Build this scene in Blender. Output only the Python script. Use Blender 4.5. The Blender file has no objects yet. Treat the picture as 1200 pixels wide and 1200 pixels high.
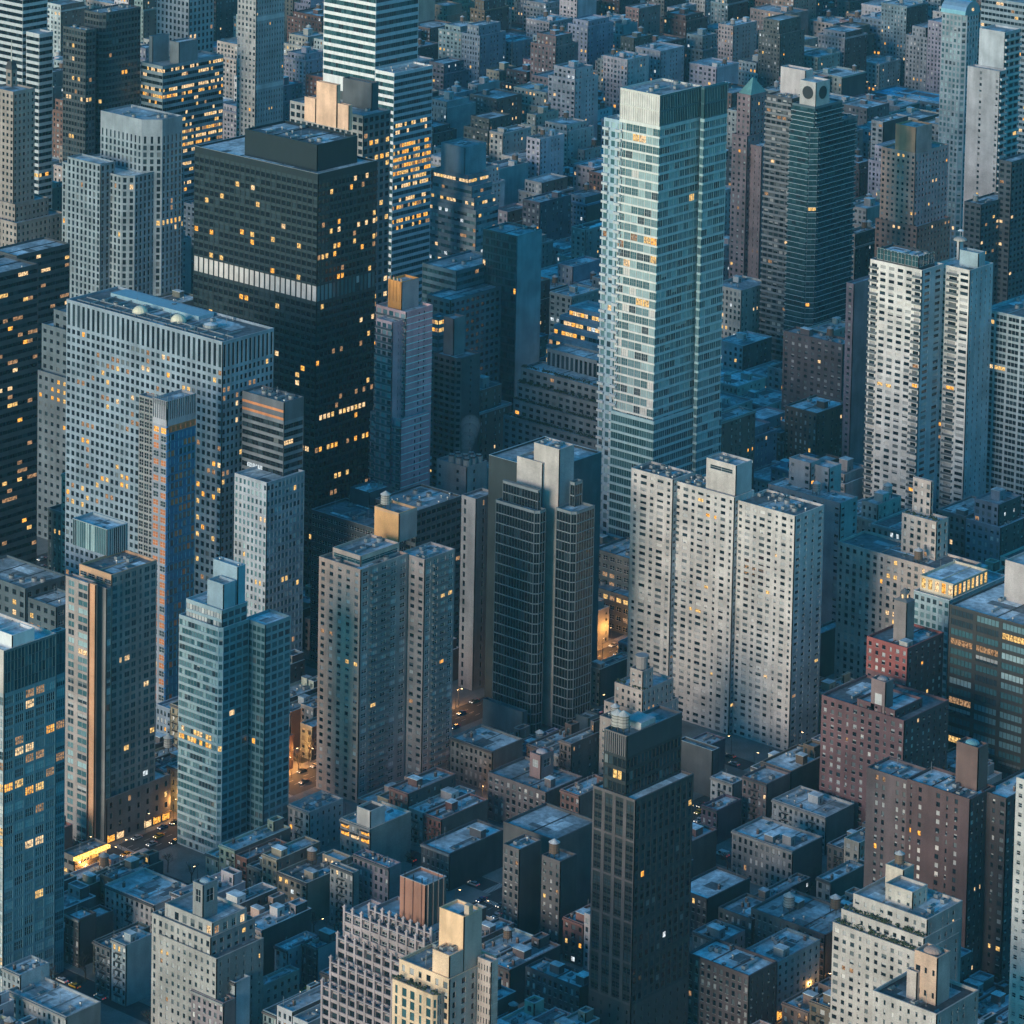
import bpy, math, random
import numpy as np
from mathutils import Matrix, Vector
from mathutils.bvhtree import BVHTree
random.seed(11); rng = np.random.default_rng(5)
scene = bpy.context.scene
COL = scene.collection
# ---------------------------------------------------------------- camera
CAM_H = 600.0
YAW, PITCH, ROLL, FPX, PPY = 0.71222, 0.10517, 0.018886, 4366.1, -342.33   # measured in the 1200 px photograph
_c, _s = math.cos(YAW), math.sin(YAW)
CF = np.array([_c*math.cos(PITCH), _s*math.cos(PITCH), -math.sin(PITCH)])
_R = np.array([_s, -_c, 0.0]); _U = np.cross(_R, CF)
CR = math.cos(ROLL)*_R + math.sin(ROLL)*_U
CU = -math.sin(ROLL)*_R + math.cos(ROLL)*_U
CO = np.array([0, 0, CAM_H])
cd = bpy.data.cameras.new('camera'); cam = bpy.data.objects.new('camera', cd); COL.objects.link(cam)
cam.matrix_world = Matrix(((CR[0], CU[0], -CF[0], 0), (CR[1], CU[1], -CF[1], 0), (CR[2], CU[2], -CF[2], CAM_H), (0, 0, 0, 1)))
cd.sensor_width = 36; cd.lens = FPX/1200*36; cd.shift_y = -(600-PPY)/1200
cd.clip_start = 5; cd.clip_end = 9000
scene.camera = cam
# ---------------------------------------------------------------- world, sun, exposure (dusk)
SUN_EL, SUN_AZ = math.radians(9), math.radians(180+1)      # low in the west, seen from the left of the picture
w = bpy.data.worlds.new('World'); scene.world = w; w.use_nodes = True
nt = w.node_tree; nt.nodes.clear()
sky = nt.nodes.new('ShaderNodeTexSky'); sky.sky_type = 'NISHITA'; sky.sun_disc = False
sky.sun_elevation = math.radians(7); sky.sun_rotation = math.pi/2 - SUN_AZ
sky.air_density = 1.2; sky.dust_density = 0.6; sky.ozone_density = 4.5
mulc = nt.nodes.new('ShaderNodeMix'); mulc.data_type = 'RGBA'; mulc.blend_type = 'MULTIPLY'; mulc.inputs[0].default_value = 1
mulc.inputs[7].default_value = (0.15, 1.04, 1.13, 1)
bg = nt.nodes.new('ShaderNodeBackground'); bg.inputs['Strength'].default_value = 0.15
wo = nt.nodes.new('ShaderNodeOutputWorld')
nt.links.new(sky.outputs[0], mulc.inputs[6]); nt.links.new(mulc.outputs[2], bg.inputs[0]); nt.links.new(bg.outputs[0], wo.inputs[0])
sl = bpy.data.lights.new('sun', 'SUN'); sl.energy = 2.05; sl.angle = math.radians(28); sl.color = (1.0, 0.78, 0.62)
so = bpy.data.objects.new('sun', sl); COL.objects.link(so)
sd = Vector((math.cos(SUN_EL)*math.cos(SUN_AZ), math.cos(SUN_EL)*math.sin(SUN_AZ), math.sin(SUN_EL)))
so.rotation_euler = sd.to_track_quat('Z', 'Y').to_euler()
vs = scene.view_settings; vs.view_transform = 'Standard'; vs.look = 'None'; vs.gamma = 1; vs.use_curve_mapping = False
vs.exposure = 0.80
cy = scene.cycles
try:
    cy.use_denoising = True; cy.max_bounces = 5; cy.diffuse_bounces = 2; cy.glossy_bounces = 2; cy.transmission_bounces = 1
    cy.volume_bounces = 0; cy.sample_clamp_indirect = 3
except Exception: pass
# ---------------------------------------------------------------- projection helpers
def proj(P):
    v = np.asarray(P, float) - CO; z = v @ CF
    return 600 + FPX*(v @ CR)/z, PPY - FPX*(v @ CU)/z
def ray(x, y):
    return CF + CR*(x-600)/FPX - CU*(y-PPY)/FPX
def on_plane(x, y, z=0.0):
    d = ray(x, y); return CO + d*((z-CAM_H)/d[2])
def solve(cx, yt, yb, z0, L, R):
    """near corner whose foot shows at row yb (on level z0) and whose top shows at (cx, yt); L, R: columns of the far ends"""
    xb = cx
    for _ in range(6):
        P = on_plane(xb, yb, z0)
        lo, hi = 0.0, 600.0
        for _ in range(40):
            m = (lo+hi)/2
            if proj(P+np.array([0, 0, m]))[1] > yt: lo = m
            else: hi = m
        h = lo; xb += cx - proj(P+np.array([0, 0, h]))[0]
    T = P+np.array([0, 0, h])
    def ext(ax, X):
        lo, hi = 0.0, 600.0
        sgn = 1 if ax == 0 else -1
        for _ in range(40):
            m = (lo+hi)/2; q = T.copy(); q[ax] += m
            if sgn*(proj(q)[0]-X) < 0: lo = m
            else: hi = m
        return max(lo, 1.0)
    return P[0], P[1], ext(0, R), ext(1, L), z0, z0+h
# ---------------------------------------------------------------- materials
MATS = {}
def _new(name):
    m = bpy.data.materials.new(name); m.use_nodes = True
    m.node_tree.nodes.clear(); return m, m.node_tree
def mat(kind, col, rough=0.85, metal=0.0):
    key = (kind, tuple(round(c, 3) for c in col), rough, metal)
    if key in MATS: return MATS[key]
    m, t = _new(kind); N = t.nodes; K = t.links
    out = N.new('ShaderNodeOutputMaterial'); b = N.new('ShaderNodeBsdfPrincipled'); K.new(b.outputs[0], out.inputs[0])
    b.inputs['Roughness'].default_value = rough; b.inputs['Metallic'].default_value = metal
    g = N.new('ShaderNodeNewGeometry')
    def noise(scale, vec, detail=3):
        mp = N.new('ShaderNodeMapping'); mp.inputs['Scale'].default_value = vec; K.new(g.outputs['Position'], mp.inputs[0])
        n = N.new('ShaderNodeTexNoise'); n.inputs['Scale'].default_value = scale; n.inputs['Detail'].default_value = detail
        K.new(mp.outputs[0], n.inputs[0]); return n.outputs[0]
    def rng_(src, a, b_, lo=0.3, hi=0.7):
        r = N.new('ShaderNodeMapRange'); r.inputs[1].default_value = lo; r.inputs[2].default_value = hi
        r.inputs[3].default_value = a; r.inputs[4].default_value = b_; K.new(src, r.inputs[0]); return r.outputs[0]
    def mul(a, b_):
        q = N.new('ShaderNodeMath'); q.operation = 'MULTIPLY'; K.new(a, q.inputs[0]); K.new(b_, q.inputs[1]); return q.outputs[0]
    if kind == 'masonry':
        v = mul(mul(rng_(noise(0.10, (1, 1, 1)), .74, 1.18), rng_(noise(0.35, (1, 1, .12)), .84, 1.08)), rng_(noise(2.2, (1, 1, 2.2)), .78, 1.14))
    elif kind == 'roof':
        v = mul(mul(rng_(noise(0.06, (1, 1, 1)), .55, 1.35), rng_(noise(0.45, (1, 1, 1), 5), .6, 1.3)), rng_(noise(3.0, (1, 1, 1)), .85, 1.15))
    elif kind == 'asphalt':
        v = mul(rng_(noise(0.1, (1, 1, 1)), .7, 1.2), rng_(noise(1.5, (1, 1, 1)), .85, 1.15))
    else:
        v = rng_(noise(0.5, (1, 1, .3)), .88, 1.1)
    mx = N.new('ShaderNodeMix'); mx.data_type = 'RGBA'; mx.blend_type = 'MULTIPLY'; mx.inputs[0].default_value = 1
    mx.inputs[6].default_value = (*col, 1); K.new(v, mx.inputs[7]); K.new(mx.outputs[2], b.inputs['Base Color'])
    MATS[key] = m; return m
def glass(name, col, rough=0.12, spec=0.5):
    key = ('glass', name)
    if key in MATS: return MATS[key]
    m, t = _new(name); N = t.nodes; K = t.links
    out = N.new('ShaderNodeOutputMaterial'); b = N.new('ShaderNodeBsdfPrincipled'); K.new(b.outputs[0], out.inputs[0])
    b.inputs['Roughness'].default_value = rough
    b.inputs['Specular IOR Level'].default_value = spec
    g = N.new('ShaderNodeNewGeometry')
    n = N.new('ShaderNodeTexNoise'); n.inputs['Scale'].default_value = 0.22; n.inputs['Detail'].default_value = 3
    K.new(g.outputs['Position'], n.inputs[0])
    mx = N.new('ShaderNodeMix'); mx.data_type = 'RGBA'; mx.blend_type = 'MIX'
    mx.inputs[6].default_value = (*[c*0.55 for c in col], 1); mx.inputs[7].default_value = (*[c*1.35 for c in col], 1)
    K.new(n.outputs[0], mx.inputs[0]); K.new(mx.outputs[2], b.inputs['Base Color'])
    bp = N.new('ShaderNodeBump'); bp.inputs['Strength'].default_value = 0.12; K.new(n.outputs[0], bp.inputs['Height']); K.new(bp.outputs[0], b.inputs['Normal'])
    MATS[key] = m; return m
def lit(name, col, strength, scale=1.5, vary=True):
    key = ('lit', name)
    if key in MATS: return MATS[key]
    m, t = _new(name); N = t.nodes; K = t.links
    out = N.new('ShaderNodeOutputMaterial'); e = N.new('ShaderNodeEmission'); K.new(e.outputs[0], out.inputs[0])
    e.inputs[0].default_value = (*col, 1)
    if vary:
        g = N.new('ShaderNodeNewGeometry'); n = N.new('ShaderNodeTexNoise'); n.inputs['Scale'].default_value = scale; n.inputs['Detail'].default_value = 3
        K.new(g.outputs['Position'], n.inputs[0])
        r = N.new('ShaderNodeMapRange'); r.inputs[1].default_value = .33; r.inputs[2].default_value = .66
        r.inputs[3].default_value = strength*0.2; r.inputs[4].default_value = strength*1.9
        K.new(n.outputs[0], r.inputs[0]); K.new(r.outputs[0], e.inputs[1])
    else: e.inputs[1].default_value = strength
    try: m.cycles.emission_sampling = 'NONE'
    except Exception: pass
    MATS[key] = m; return m
LITK = 1.0
def W(r, g, b): return mat('masonry', (r, g, b))
def PM(r, g, b, ro=.6, me=0.): return mat('painted', (r, g, b), ro, me)
ROOFS = [mat('roof', c, .9) for c in ((.48, .55, .57), (.32, .37, .39), (.15, .17, .18), (.62, .70, .72), (.06, .065, .07))]
ROOFN = ['pale', 'grey', 'dark', 'light', 'black']
METAL = PM(.35, .37, .38, .45, .4); STEEL = PM(.08, .08, .085, .5, .5); WOOD = mat('painted', (.16, .11, .08), .9)
WHITE = PM(.72, .72, .72)
G = {
 'dk':  glass('dark_window_glass', (.012, .018, .024), .07),
 'dk2': glass('blue_window_glass', (.035, .055, .068), .12),
 'gr':  glass('grey_blind', (.13, .15, .16), .45),
 'pl':  glass('pale_blind', (.42, .42, .42), .6),
 'wh':  glass('white_curtain_sky_glow', (.66, .63, .60), .6),  # curtains, and the painted sky glow on left-hand glass faces
 'tl':  glass('teal_glass', (.06, .14, .16), .15),
 'tg':  glass('teal_blind', (.14, .25, .28), .3),
 'tp':  glass('pale_teal_blind', (.34, .48, .50), .4),
 'tl2': glass('deep_teal_glass', (.03, .085, .10), .12),
 'bl':  glass('blue_wrap', (.012, .15, .30), .6),
 'or':  glass('orange_wrap', (.50, .16, .05), .6),
 'am':  lit('amber_lit_window', (1, .43, .07), .66*LITK),
 'wm':  lit('warm_white_lit_window', (1, .66, .34), .55*LITK),
 'dim': lit('dim_lit_window', (1, .55, .27), .2*LITK),
 'ye':  lit('pale_yellow_lit_window', (1, .60, .20), .5*LITK),
 'cw':  lit('cool_lit_window', (.85, .95, 1.0), .4*LITK),
}
GK = list(G)
# pane palettes: weights of unlit kinds
PAL = {
 'res':  (('dk', .42), ('dk2', .27), ('gr', .18), ('pl', .13)),
 'resp': (('dk', .50), ('dk2', .15), ('gr', .17), ('pl', .12), ('wh', .06)),
 'off':  (('dk', .72), ('dk2', .26), ('gr', .02)),
 'tow':  (('dk2', .18), ('tl', .34), ('tg', .32), ('tp', .16)),
 'towr': (('tl2', .42), ('tl', .36), ('dk2', .12), ('gr', .10)),
 'crm':  (('wh', .50), ('pl', .28), ('gr', .14), ('dk', .08)),  # on left glass faces these pale panes carry the western sky's reflection
 'gl': (('tl', .26), ('tp', .32), ('tg', .22), ('wh', .10), ('dk2', .10)),
 'crm2': (('pl', .40), ('wh', .22), ('gr', .20), ('dk2', .18)),
 'teal': (('tl2', .55), ('tl', .35), ('dk2', .10)),
 'dark': (('dk', .9), ('dk2', .1)),
 'white': (('wh', 1.0),),
 'orng': (('or', .75), ('dk2', .25)),
 'blue': (('bl', .30), ('tl2', .30), ('dk2', .28), ('or', .12)),
}
# ---------------------------------------------------------------- mesh builder (numpy)
_BOX = np.array([[0,0,0],[1,0,0],[1,1,0],[0,1,0],[0,0,1],[1,0,1],[1,1,1],[0,1,1]], float)
_BF = np.array([[0,3,2,1],[4,5,6,7],[0,1,5,4],[1,2,6,5],[2,3,7,6],[3,0,4,7]])
class MB:
    def __init__(s): s.v = []; s.f = []; s.m = []; s.n = 0; s.mats = []; s.ng = []
    def slot(s, m):
        if m not in s.mats: s.mats.append(m)
        return s.mats.index(m)
    def boxes(s, A, m, fr=None):
        if len(A) == 0: return s
        A = np.atleast_2d(np.asarray(A, float))          # x0,x1,y0,y1,z0,z1 (or u,n,z in a frame)
        if len(A) == 0: return s
        lo = A[:, [0, 2, 4]]; hi = A[:, [1, 3, 5]]
        V = lo[:, None, :] + _BOX[None]*(hi-lo)[:, None, :]
        F = _BF[None] + (np.arange(len(A))*8)[:, None, None]
        s._add(V.reshape(-1, 3), F.reshape(-1, 4), s.slot(m), fr); return s
    def quads(s, A, n, mats, fr):
        A = np.asarray(A, float)                          # u0,u1,z0,z1
        if len(A) == 0: return s
        z = np.full(len(A), 0.0)+n
        V = np.stack([np.stack([A[:, 0], z, A[:, 2]], 1), np.stack([A[:, 1], z, A[:, 2]], 1),
                      np.stack([A[:, 1], z, A[:, 3]], 1), np.stack([A[:, 0], z, A[:, 3]], 1)], 1)
        F = np.arange(len(A)*4).reshape(-1, 4)
        s._add(V.reshape(-1, 3), F, mats, fr); return s
    def _add(s, V, F, m, fr):
        if fr is not None:
            o, U, Nn = fr
            V = o + V[:, :1]*U + V[:, 1:2]*Nn + V[:, 2:]*np.array([0, 0, 1.])
            if np.cross(U, -Nn)[2] < 0: F = F[:, ::-1]
        s.v.append(V); s.f.append(F+s.n); s.n += len(V)
        s.m.append(np.broadcast_to(np.asarray(m, int), (len(F),)).copy())
    def poly(s, verts, faces, m):                         # n-gons
        k = s.slot(m); b = s.n
        s.v.append(np.asarray(verts, float)); s.n += len(verts)
        for f in faces: s.ng.append(([i+b for i in f], k))
        return s
    def cyl(s, c, r, z0, z1, m, n=12, r2=None):
        r2 = r if r2 is None else r2
        a = [2*math.pi*i/n for i in range(n)]
        V = [(c[0]+r*math.cos(t), c[1]+r*math.sin(t), z0) for t in a]+[(c[0]+r2*math.cos(t), c[1]+r2*math.sin(t), z1) for t in a]
        F = [(i, (i+1) % n, n+(i+1) % n, n+i) for i in range(n)]+[tuple(range(n, 2*n)), tuple(range(n-1, -1, -1))]
        return s.poly(V, F, m)
    def tube(s, p, q, r, r2, m, n=5):
        p = np.array(p, float); q = np.array(q, float); d = q-p; L = np.linalg.norm(d); d /= max(L, 1e-6)
        a = np.cross(d, [0, 0, 1.]) if abs(d[2]) < .95 else np.array([1., 0, 0]); a /= np.linalg.norm(a); b = np.cross(d, a)
        V = [p+r*(math.cos(t)*a+math.sin(t)*b) for t in np.linspace(0, 2*math.pi, n, endpoint=False)]
        V += [q+r2*(math.cos(t)*a+math.sin(t)*b) for t in np.linspace(0, 2*math.pi, n, endpoint=False)]
        F = [(i, (i+1) % n, n+(i+1) % n, n+i) for i in range(n)]+[tuple(range(n, 2*n)), tuple(range(n-1, -1, -1))]
        return s.poly(V, F, m)
    def mesh(s, name):
        me = bpy.data.meshes.new(name)
        nv = s.n; V = np.concatenate(s.v) if s.v else np.zeros((0, 3))
        q = np.concatenate(s.f) if s.f else np.zeros((0, 4), int); qm = np.concatenate(s.m) if s.m else np.zeros(0, int)
        idx = q.ravel().tolist() if not s.ng else q.ravel().tolist()+[i for f, _ in s.ng for i in f]
        tot = [4]*len(q)+[len(f) for f, _ in s.ng]; mi = qm.tolist()+[k for _, k in s.ng]
        me.vertices.add(nv); me.vertices.foreach_set('co', V.ravel())
        me.loops.add(len(idx)); me.loops.foreach_set('vertex_index', idx)
        me.polygons.add(len(tot)); st = np.concatenate([[0], np.cumsum(tot)[:-1]]) if tot else []
        me.polygons.foreach_set('loop_start', np.asarray(st, int)); me.polygons.foreach_set('material_index', mi)
        for m in s.mats: me.materials.append(m)
        me.update(calc_edges=True); me.shade_flat(); return me
    def obj(s, name, parent=None, kind=None, loc=None):
        if s.n == 0: return None
        return link(name, s.mesh(name), parent, kind, loc)
def link(name, data, parent=None, kind=None, loc=None, rz=None, label=None):
    o = bpy.data.objects.new(name, data); COL.objects.link(o)
    if parent is not None: o.parent = parent
    if loc is not None: o.location = loc
    if rz is not None: o.rotation_euler = (0, 0, rz)
    if kind: o['kind'] = kind
    if label: o['label'] = label
    return o
def tag(o, label, cat, group=None, kind=None):
    if label: o['label'] = label
    if cat: o['category'] = cat
    if group: o['group'] = group
    if kind: o['kind'] = kind
    return o
# ---------------------------------------------------------------- facades
DEF = dict(fh=3.1, bw=3.4, ww=.55, wh=.52, sill=.28, wall=None, sp=None, spo=.03, pal='res', lit=.03, lk=('am', 'wm', 'dim'),
           top=1.0, bot=0., mull=0, mm=None, mh=0, pd=.35, rows={}, balc=None, bm=None, bd=1.3, nf=None, nb=None, blank=False,
           sill_m=None, over=.4, fins=None)
def S(**k): d = dict(DEF); d.update(k); return d
def var(st, **k): d = dict(st); d.update(k); return d
_WM = {}
def window_mesh(w_, h_, kind, fm, bl=True):
    w_ = round(w_, 1); h_ = round(h_, 1); key = (w_, h_, kind, fm.name, bl)
    if key in _WM: return _WM[key]
    b = MB(); fr = (np.zeros(3), np.array([1., 0, 0]), np.array([0, -1., 0])); t = .07
    b.quads([(-w_/2, w_/2, 0, h_)], 0, b.slot(G[kind]), fr)
    b.boxes([(-w_/2, -w_/2+t, 0, .08, 0, h_), (w_/2-t, w_/2, 0, .08, 0, h_), (-w_/2+t, w_/2-t, 0, .08, 0, t), (-w_/2+t, w_/2-t, 0, .08, h_-t, h_),
             (-w_/2+t, w_/2-t, .0, .06, h_*.5-t/2, h_*.5+t/2)] + ([(-t/2, t/2, 0, .05, t, h_-t)] if w_ > 1.5 else []), fm, fr)
    if bl and kind in ('dk', 'dk2') and (int(w_*10) % 3 < 2):
        b.quads([(-w_/2+t, w_/2-t, h_*.62, h_-t)], .02, b.slot(G['gr']), fr)
    _WM[key] = b.mesh('window'); return _WM[key]
_BM = {}
def balcony_mesh(w_, d_, m, rail):
    w_ = round(w_, 1); key = (w_, d_, m.name, rail.name if rail else None)
    if key in _BM: return _BM[key]
    b = MB(); fr = (np.zeros(3), np.array([1., 0, 0]), np.array([0, -1., 0]))
    b.boxes([(0, w_, 0, d_, -.12, .12)], m, fr)
    r = rail or m
    b.boxes([(0, w_, d_-.08, d_, .12, 1.1), (0, .08, 0, d_-.08, .12, 1.1), (w_-.08, w_, 0, d_-.08, .12, 1.1)], r, fr)
    _BM[key] = b.mesh('balcony'); return _BM[key]
class Ctx:
    """parts of one building; everything in coordinates local to its root"""
    def __init__(s, root, ppm, detail=2):
        s.root = root; s.ppm = ppm; s.mb = {}; s.wins = []; s.balcs = []; s.detail = detail; s.t = 0
    def b(s, n):
        k = (n, s.t)
        if k not in s.mb: s.mb[k] = MB()
        return s.mb[k]
def facade(C, o, U, Nn, Lh, z0, z1, st):
    fr = (np.array([o[0], o[1], 0.]), np.array([U[0], U[1], 0.]), np.array([Nn[0], Nn[1], 0.]))
    pd = st['pd']; wall = st['wall']
    if st['blank'] or Lh < 1.2 or z1-z0 < 1.2:
        C.b('wall').boxes([(0, Lh, -pd, 0, z0, z1)], wall, fr); return
    nf = st['nf'] or max(1, round((z1-z0-st['top']-st['bot'])/st['fh']))
    nb = st['nb'] or max(1, round(Lh/st['bw']))
    bw = Lh/nb; top = min(st['top'], (z1-z0)*.4); fh = (z1-z0-top-st['bot'])/nf
    ww = st['ww'] if isinstance(st['ww'], (list, tuple)) else [st['ww']]
    iv = [((k+.5-ww[k % len(ww)]/2)*bw, (k+.5+ww[k % len(ww)]/2)*bw, k) for k in range(nb) if ww[k % len(ww)] > .01]
    iv = [(max(a, .2), min(b_, Lh-.2), k) for a, b_, k in iv]
    piers = []; e = 0.
    for a, b_, k in iv:
        if a-e > .05: piers.append((e, a, -pd, 0, z0, z1))
        e = b_
    piers.append((e, Lh, -pd, 0, z0, z1))
    C.b('wall').boxes(piers, wall, fr)
    zl = [z1-top-(k+1)*fh+st['sill']*fh for k in range(nf)]; zh = [z+st['wh']*fh for z in zl]
    lo = [z0]+[zh[k] for k in range(nf-1, -1, -1)]; hi = [zl[k] for k in range(nf-1, -1, -1)]+[z1]
    sp = [(0.02, Lh-.02, -pd, -st['spo'], a, b_) for a, b_ in zip(lo, hi) if b_-a > .03]
    if st['spo'] < 0: sp = [(0., Lh, -pd, -st['spo'], a, b_) for a, b_ in zip(lo, hi) if b_-a > .03]
    C.b('wall' if st['sp'] is None else 'spandrel').boxes(sp, st['sp'] or wall, fr)
    if st['sill_m'] is not None and C.ppm > 2.0:
        C.b('sill').boxes([(a-.12, b_+.12, -.1, .12, zl[k]-.14, zl[k]) for a, b_, _ in iv for k in range(nf)], st['sill_m'], fr)
    if st['mull']:
        mu = []
        for a, b_, k in iv:
            n = st['mull']
            for j in range(1 if len(iv) > 1 and a < .6 else 0, n+1):
                u = a+(b_-a)*j/n
                if u < .1 or u > Lh-.1: continue
                mu.append((u-.06, u+.06, -.24, -.24+.16, z0+st['bot'], z1-top))
        C.b('mullion').boxes(mu, st['mm'] or wall, fr)
    if st['mh']:
        C.b('mullion').boxes([(.02, Lh-.02, -.23, -.11, zl[k]+(zh[k]-zl[k])*j/(st['mh']+1)-.05, zl[k]+(zh[k]-zl[k])*j/(st['mh']+1)+.05) for k in range(nf) for j in range(1, st['mh']+1)], st['mm'] or wall, fr)
    if st['fins'] is not None:
        C.b('fin').boxes([(a-.12, a+.12, 0.002, .35, z0, z1) for a, b_, _ in iv], st['fins'], fr)
    # panes
    kinds = [k for k, _ in PAL[st['pal']]]; wt = np.array([w_ for _, w_ in PAL[st['pal']]]); wt = wt/wt.sum()
    n = len(iv)*nf
    if n == 0: return
    pick = rng.choice(len(kinds), size=(nf, len(iv)), p=wt)
    # neighbouring panes share a room now and then
    for k in range(nf):
        for j in range(1, len(iv)):
            if rng.random() < .25: pick[k, j] = pick[k, j-1]
    grid = [[kinds[pick[k, j]] for j in range(len(iv))] for k in range(nf)]
    lk = st['lk']
    L_ = st['lit']
    for k in range(nf):
        pr, kn = (L_, None)
        if k in st['rows']: pr, kn = st['rows'][k]
        run = 0
        for j in range(len(iv)):
            if run > 0: grid[k][j] = cur; run -= 1; continue
            if rng.random() < pr:
                cur = kn or lk[rng.integers(len(lk))]
                if cur == 'am': cur = ['am', 'am', 'ye', 'ye', 'dim'][rng.integers(5)]
                elif cur == 'wm' and rng.random() < .3: cur = 'ye'
                grid[k][j] = cur
                if rng.random() < .3 and not kn: run = 1
    cw = (iv[0][1]-iv[0][0])*C.ppm; chh = st['wh']*fh*C.ppm
    indiv = cw >= 7.0 and chh >= 4.8 and C.detail >= 2 and not st.get('noind')
    wb = C.b('window')
    Q = []; SL = []; Q2 = []; S2 = []
    for k in range(nf):
        for j, (a, b_, _) in enumerate(iv):
            g = grid[k][j]
            if indiv and len(C.wins) < 300:
                C.wins.append((fr, (a+b_)/2, zl[k], b_-a, zh[k]-zl[k], g, st['mm'] or WHITE, st['pal'] in ('res', 'resp') and rng.random() < .45)); continue
            Q.append((a, b_, zl[k], zh[k])); SL.append(wb.slot(G[g]))
            if g in ('dk', 'dk2') and st['pal'] in ('res', 'resp', 'tow') and rng.random() < st['over']:
                f = rng.choice([.3, .45, .6]); Q2.append((a+.05, b_-.05, zh[k]-(zh[k]-zl[k])*f, zh[k])); S2.append(wb.slot(G['gr' if rng.random() < .6 else 'pl']))
    if st['pal'] in ('res', 'resp') and C.ppm > 2.1 and not st.get('noac'):
        AC = []
        for k in range(nf):
            for a, b_, _ in iv:
                if b_-a > .7 and rng.random() < .16: m_ = (a+b_)/2; AC.append((m_-.35, m_+.35, -.24, .28, zl[k]+.02, zl[k]+.45))
        C.b('window_air_conditioner').boxes(AC, METAL, fr)
    if Q: wb.quads(Q, -.25, np.array(SL), fr)
    if Q2: wb.quads(Q2, -.21, np.array(S2), fr)
    if st['balc']:
        rg = [(0, nb)] if st['balc'] == 'all' else st['balc']
        bm = st['bm'] or wall
        for a, b_ in rg:
            u0 = a*bw+.1; wd = (b_-a)*bw-.2
            for k in range(nf):
                zf = z1-top-(k+1)*fh+.12
                if wd*C.ppm >= 8 and len(C.balcs) < 300: C.balcs.append((fr, u0, zf, wd, st['bd'], bm, st.get('rail')))
                else: C.b('balcony').boxes([(u0, u0+wd, 0, st['bd'], zf-.12, zf+.12)], bm, fr); C.b('balcony').boxes([(u0, u0+wd, st['bd']-.08, st['bd'], zf+.12, zf+1.0)], st.get('rail') or bm, fr)
def finish(C):
    r = C.root
    for (n, _), b in C.mb.items():
        b.obj(n, r, 'stuff' if n in ('window', 'mullion', 'sill', 'balcony', 'fin', 'window_air_conditioner', 'spandrel', 'roof_patch') and b.n > 8 else None)
    for fr, u, z, w_, h_, g, fm, bl in C.wins:
        p = fr[0]+fr[1]*u+fr[2]*(-.25); p[2] = z
        link('window', window_mesh(w_, h_, g, fm, bool(bl)), r, None, p, math.atan2(fr[2][0], -fr[2][1]))
    for fr, u, z, w_, d_, bm, rail in C.balcs:
        rz = math.atan2(fr[2][0], -fr[2][1]); lx = np.array([math.cos(rz), math.sin(rz), 0])
        p = fr[0]+fr[1]*u
        if lx @ fr[1] < 0: p = p+fr[1]*w_
        p[2] = z
        link('balcony', balcony_mesh(w_, d_, bm, rail), r, None, p, rz)
_RF = {}
def shared(key, fn):
    if key not in _RF: b = MB(); fn(b); _RF[key] = b.mesh(key)
    return _RF[key]
def water_tank(root, p, s=1.0, pale=False):
    m = W(.42, .40, .38) if pale else WOOD
    k = 'pale' if pale else 'wood'
    def body(b):
        b.cyl((0, 0), 1.9, 2.0, 5.6, m, 12, 1.8)
        for z in (2.4, 3.4, 4.4, 5.2): b.cyl((0, 0), 1.95, z, z+.1, STEEL, 12)
    def roof(b): b.cyl((0, 0), 2.1, 5.6, 6.9, W(.62, .60, .57) if pale else mat('roof', (.42, .42, .42), .8), 12, .1)
    def stand(b):
        b.boxes([(x-.12, x+.12, y-.12, y+.12, 0, 1.8) for x in (-1.2, 1.2) for y in (-1.2, 1.2)]+[(-1.6, 1.6, -1.6, 1.6, 1.8, 2.0)], STEEL)
    o = link('water_tank', shared('water_tank_'+k, body), root, None, p); o.scale = (s, s, s)
    link('tank_roof', shared('tank_roof_'+k, roof), o); link('tank_stand', shared('tank_stand', stand), o)
def ac_mesh(b):
    b.boxes([(-1.1, 1.1, -.8, .8, .25, 1.5)], METAL); b.boxes([(-1.0, -.85, -.7, .7, 0, .25), (.85, 1.0, -.7, .7, 0, .25)], STEEL)
    b.cyl((-.5, 0), .4, 1.5, 1.62, STEEL, 10); b.cyl((.5, 0), .4, 1.5, 1.62, STEEL, 10)
def vent_mesh(b): b.cyl((0, 0), .35, 0, 1.1, METAL, 8); b.cyl((0, 0), .6, 1.1, 1.5, METAL, 8, .45)
def chim_mesh(b): b.boxes([(-.5, .5, -.35, .35, 0, 1.7)], W(.15, .10, .085)); b.boxes([(-.58, .58, -.43, .43, 1.7, 1.85)], W(.4, .38, .35)); b.cyl((-.2, 0), .12, 1.85, 2.2, W(.2, .14, .12), 6); b.cyl((.2, 0), .12, 1.85, 2.2, W(.2, .14, .12), 6)
def sky_mesh(b):
    b.boxes([(-1.2, 1.2, -.8, .8, 0, .35)], METAL); b.poly([(-1.2, -.8, .35), (1.2, -.8, .35), (1.2, .8, .35), (-1.2, .8, .35), (-1.2, 0, .9), (1.2, 0, .9)], [(0, 1, 5, 4), (2, 3, 4, 5), (0, 4, 3), (1, 2, 5)], G['tl'])
def fan_mesh(b):
    b.cyl((0, 0), 1.3, 0, 1.6, METAL, 14); b.cyl((0, 0), 1.1, 1.6, 1.9, STEEL, 14); b.boxes([(-1.1, 1.1, -.06, .06, 1.9, 1.98), (-.06, .06, -1.1, 1.1, 1.91, 1.99)], METAL)
def duct_mesh(b): b.boxes([(-3, 3, -.4, .4, .4, 1.1), (2.2, 3, .4, 2.4, .4, 1.1), (-2.8, -2.6, -.3, .3, 0, .4), (1.6, 1.8, -.3, .3, 0, .4)], METAL)
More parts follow.
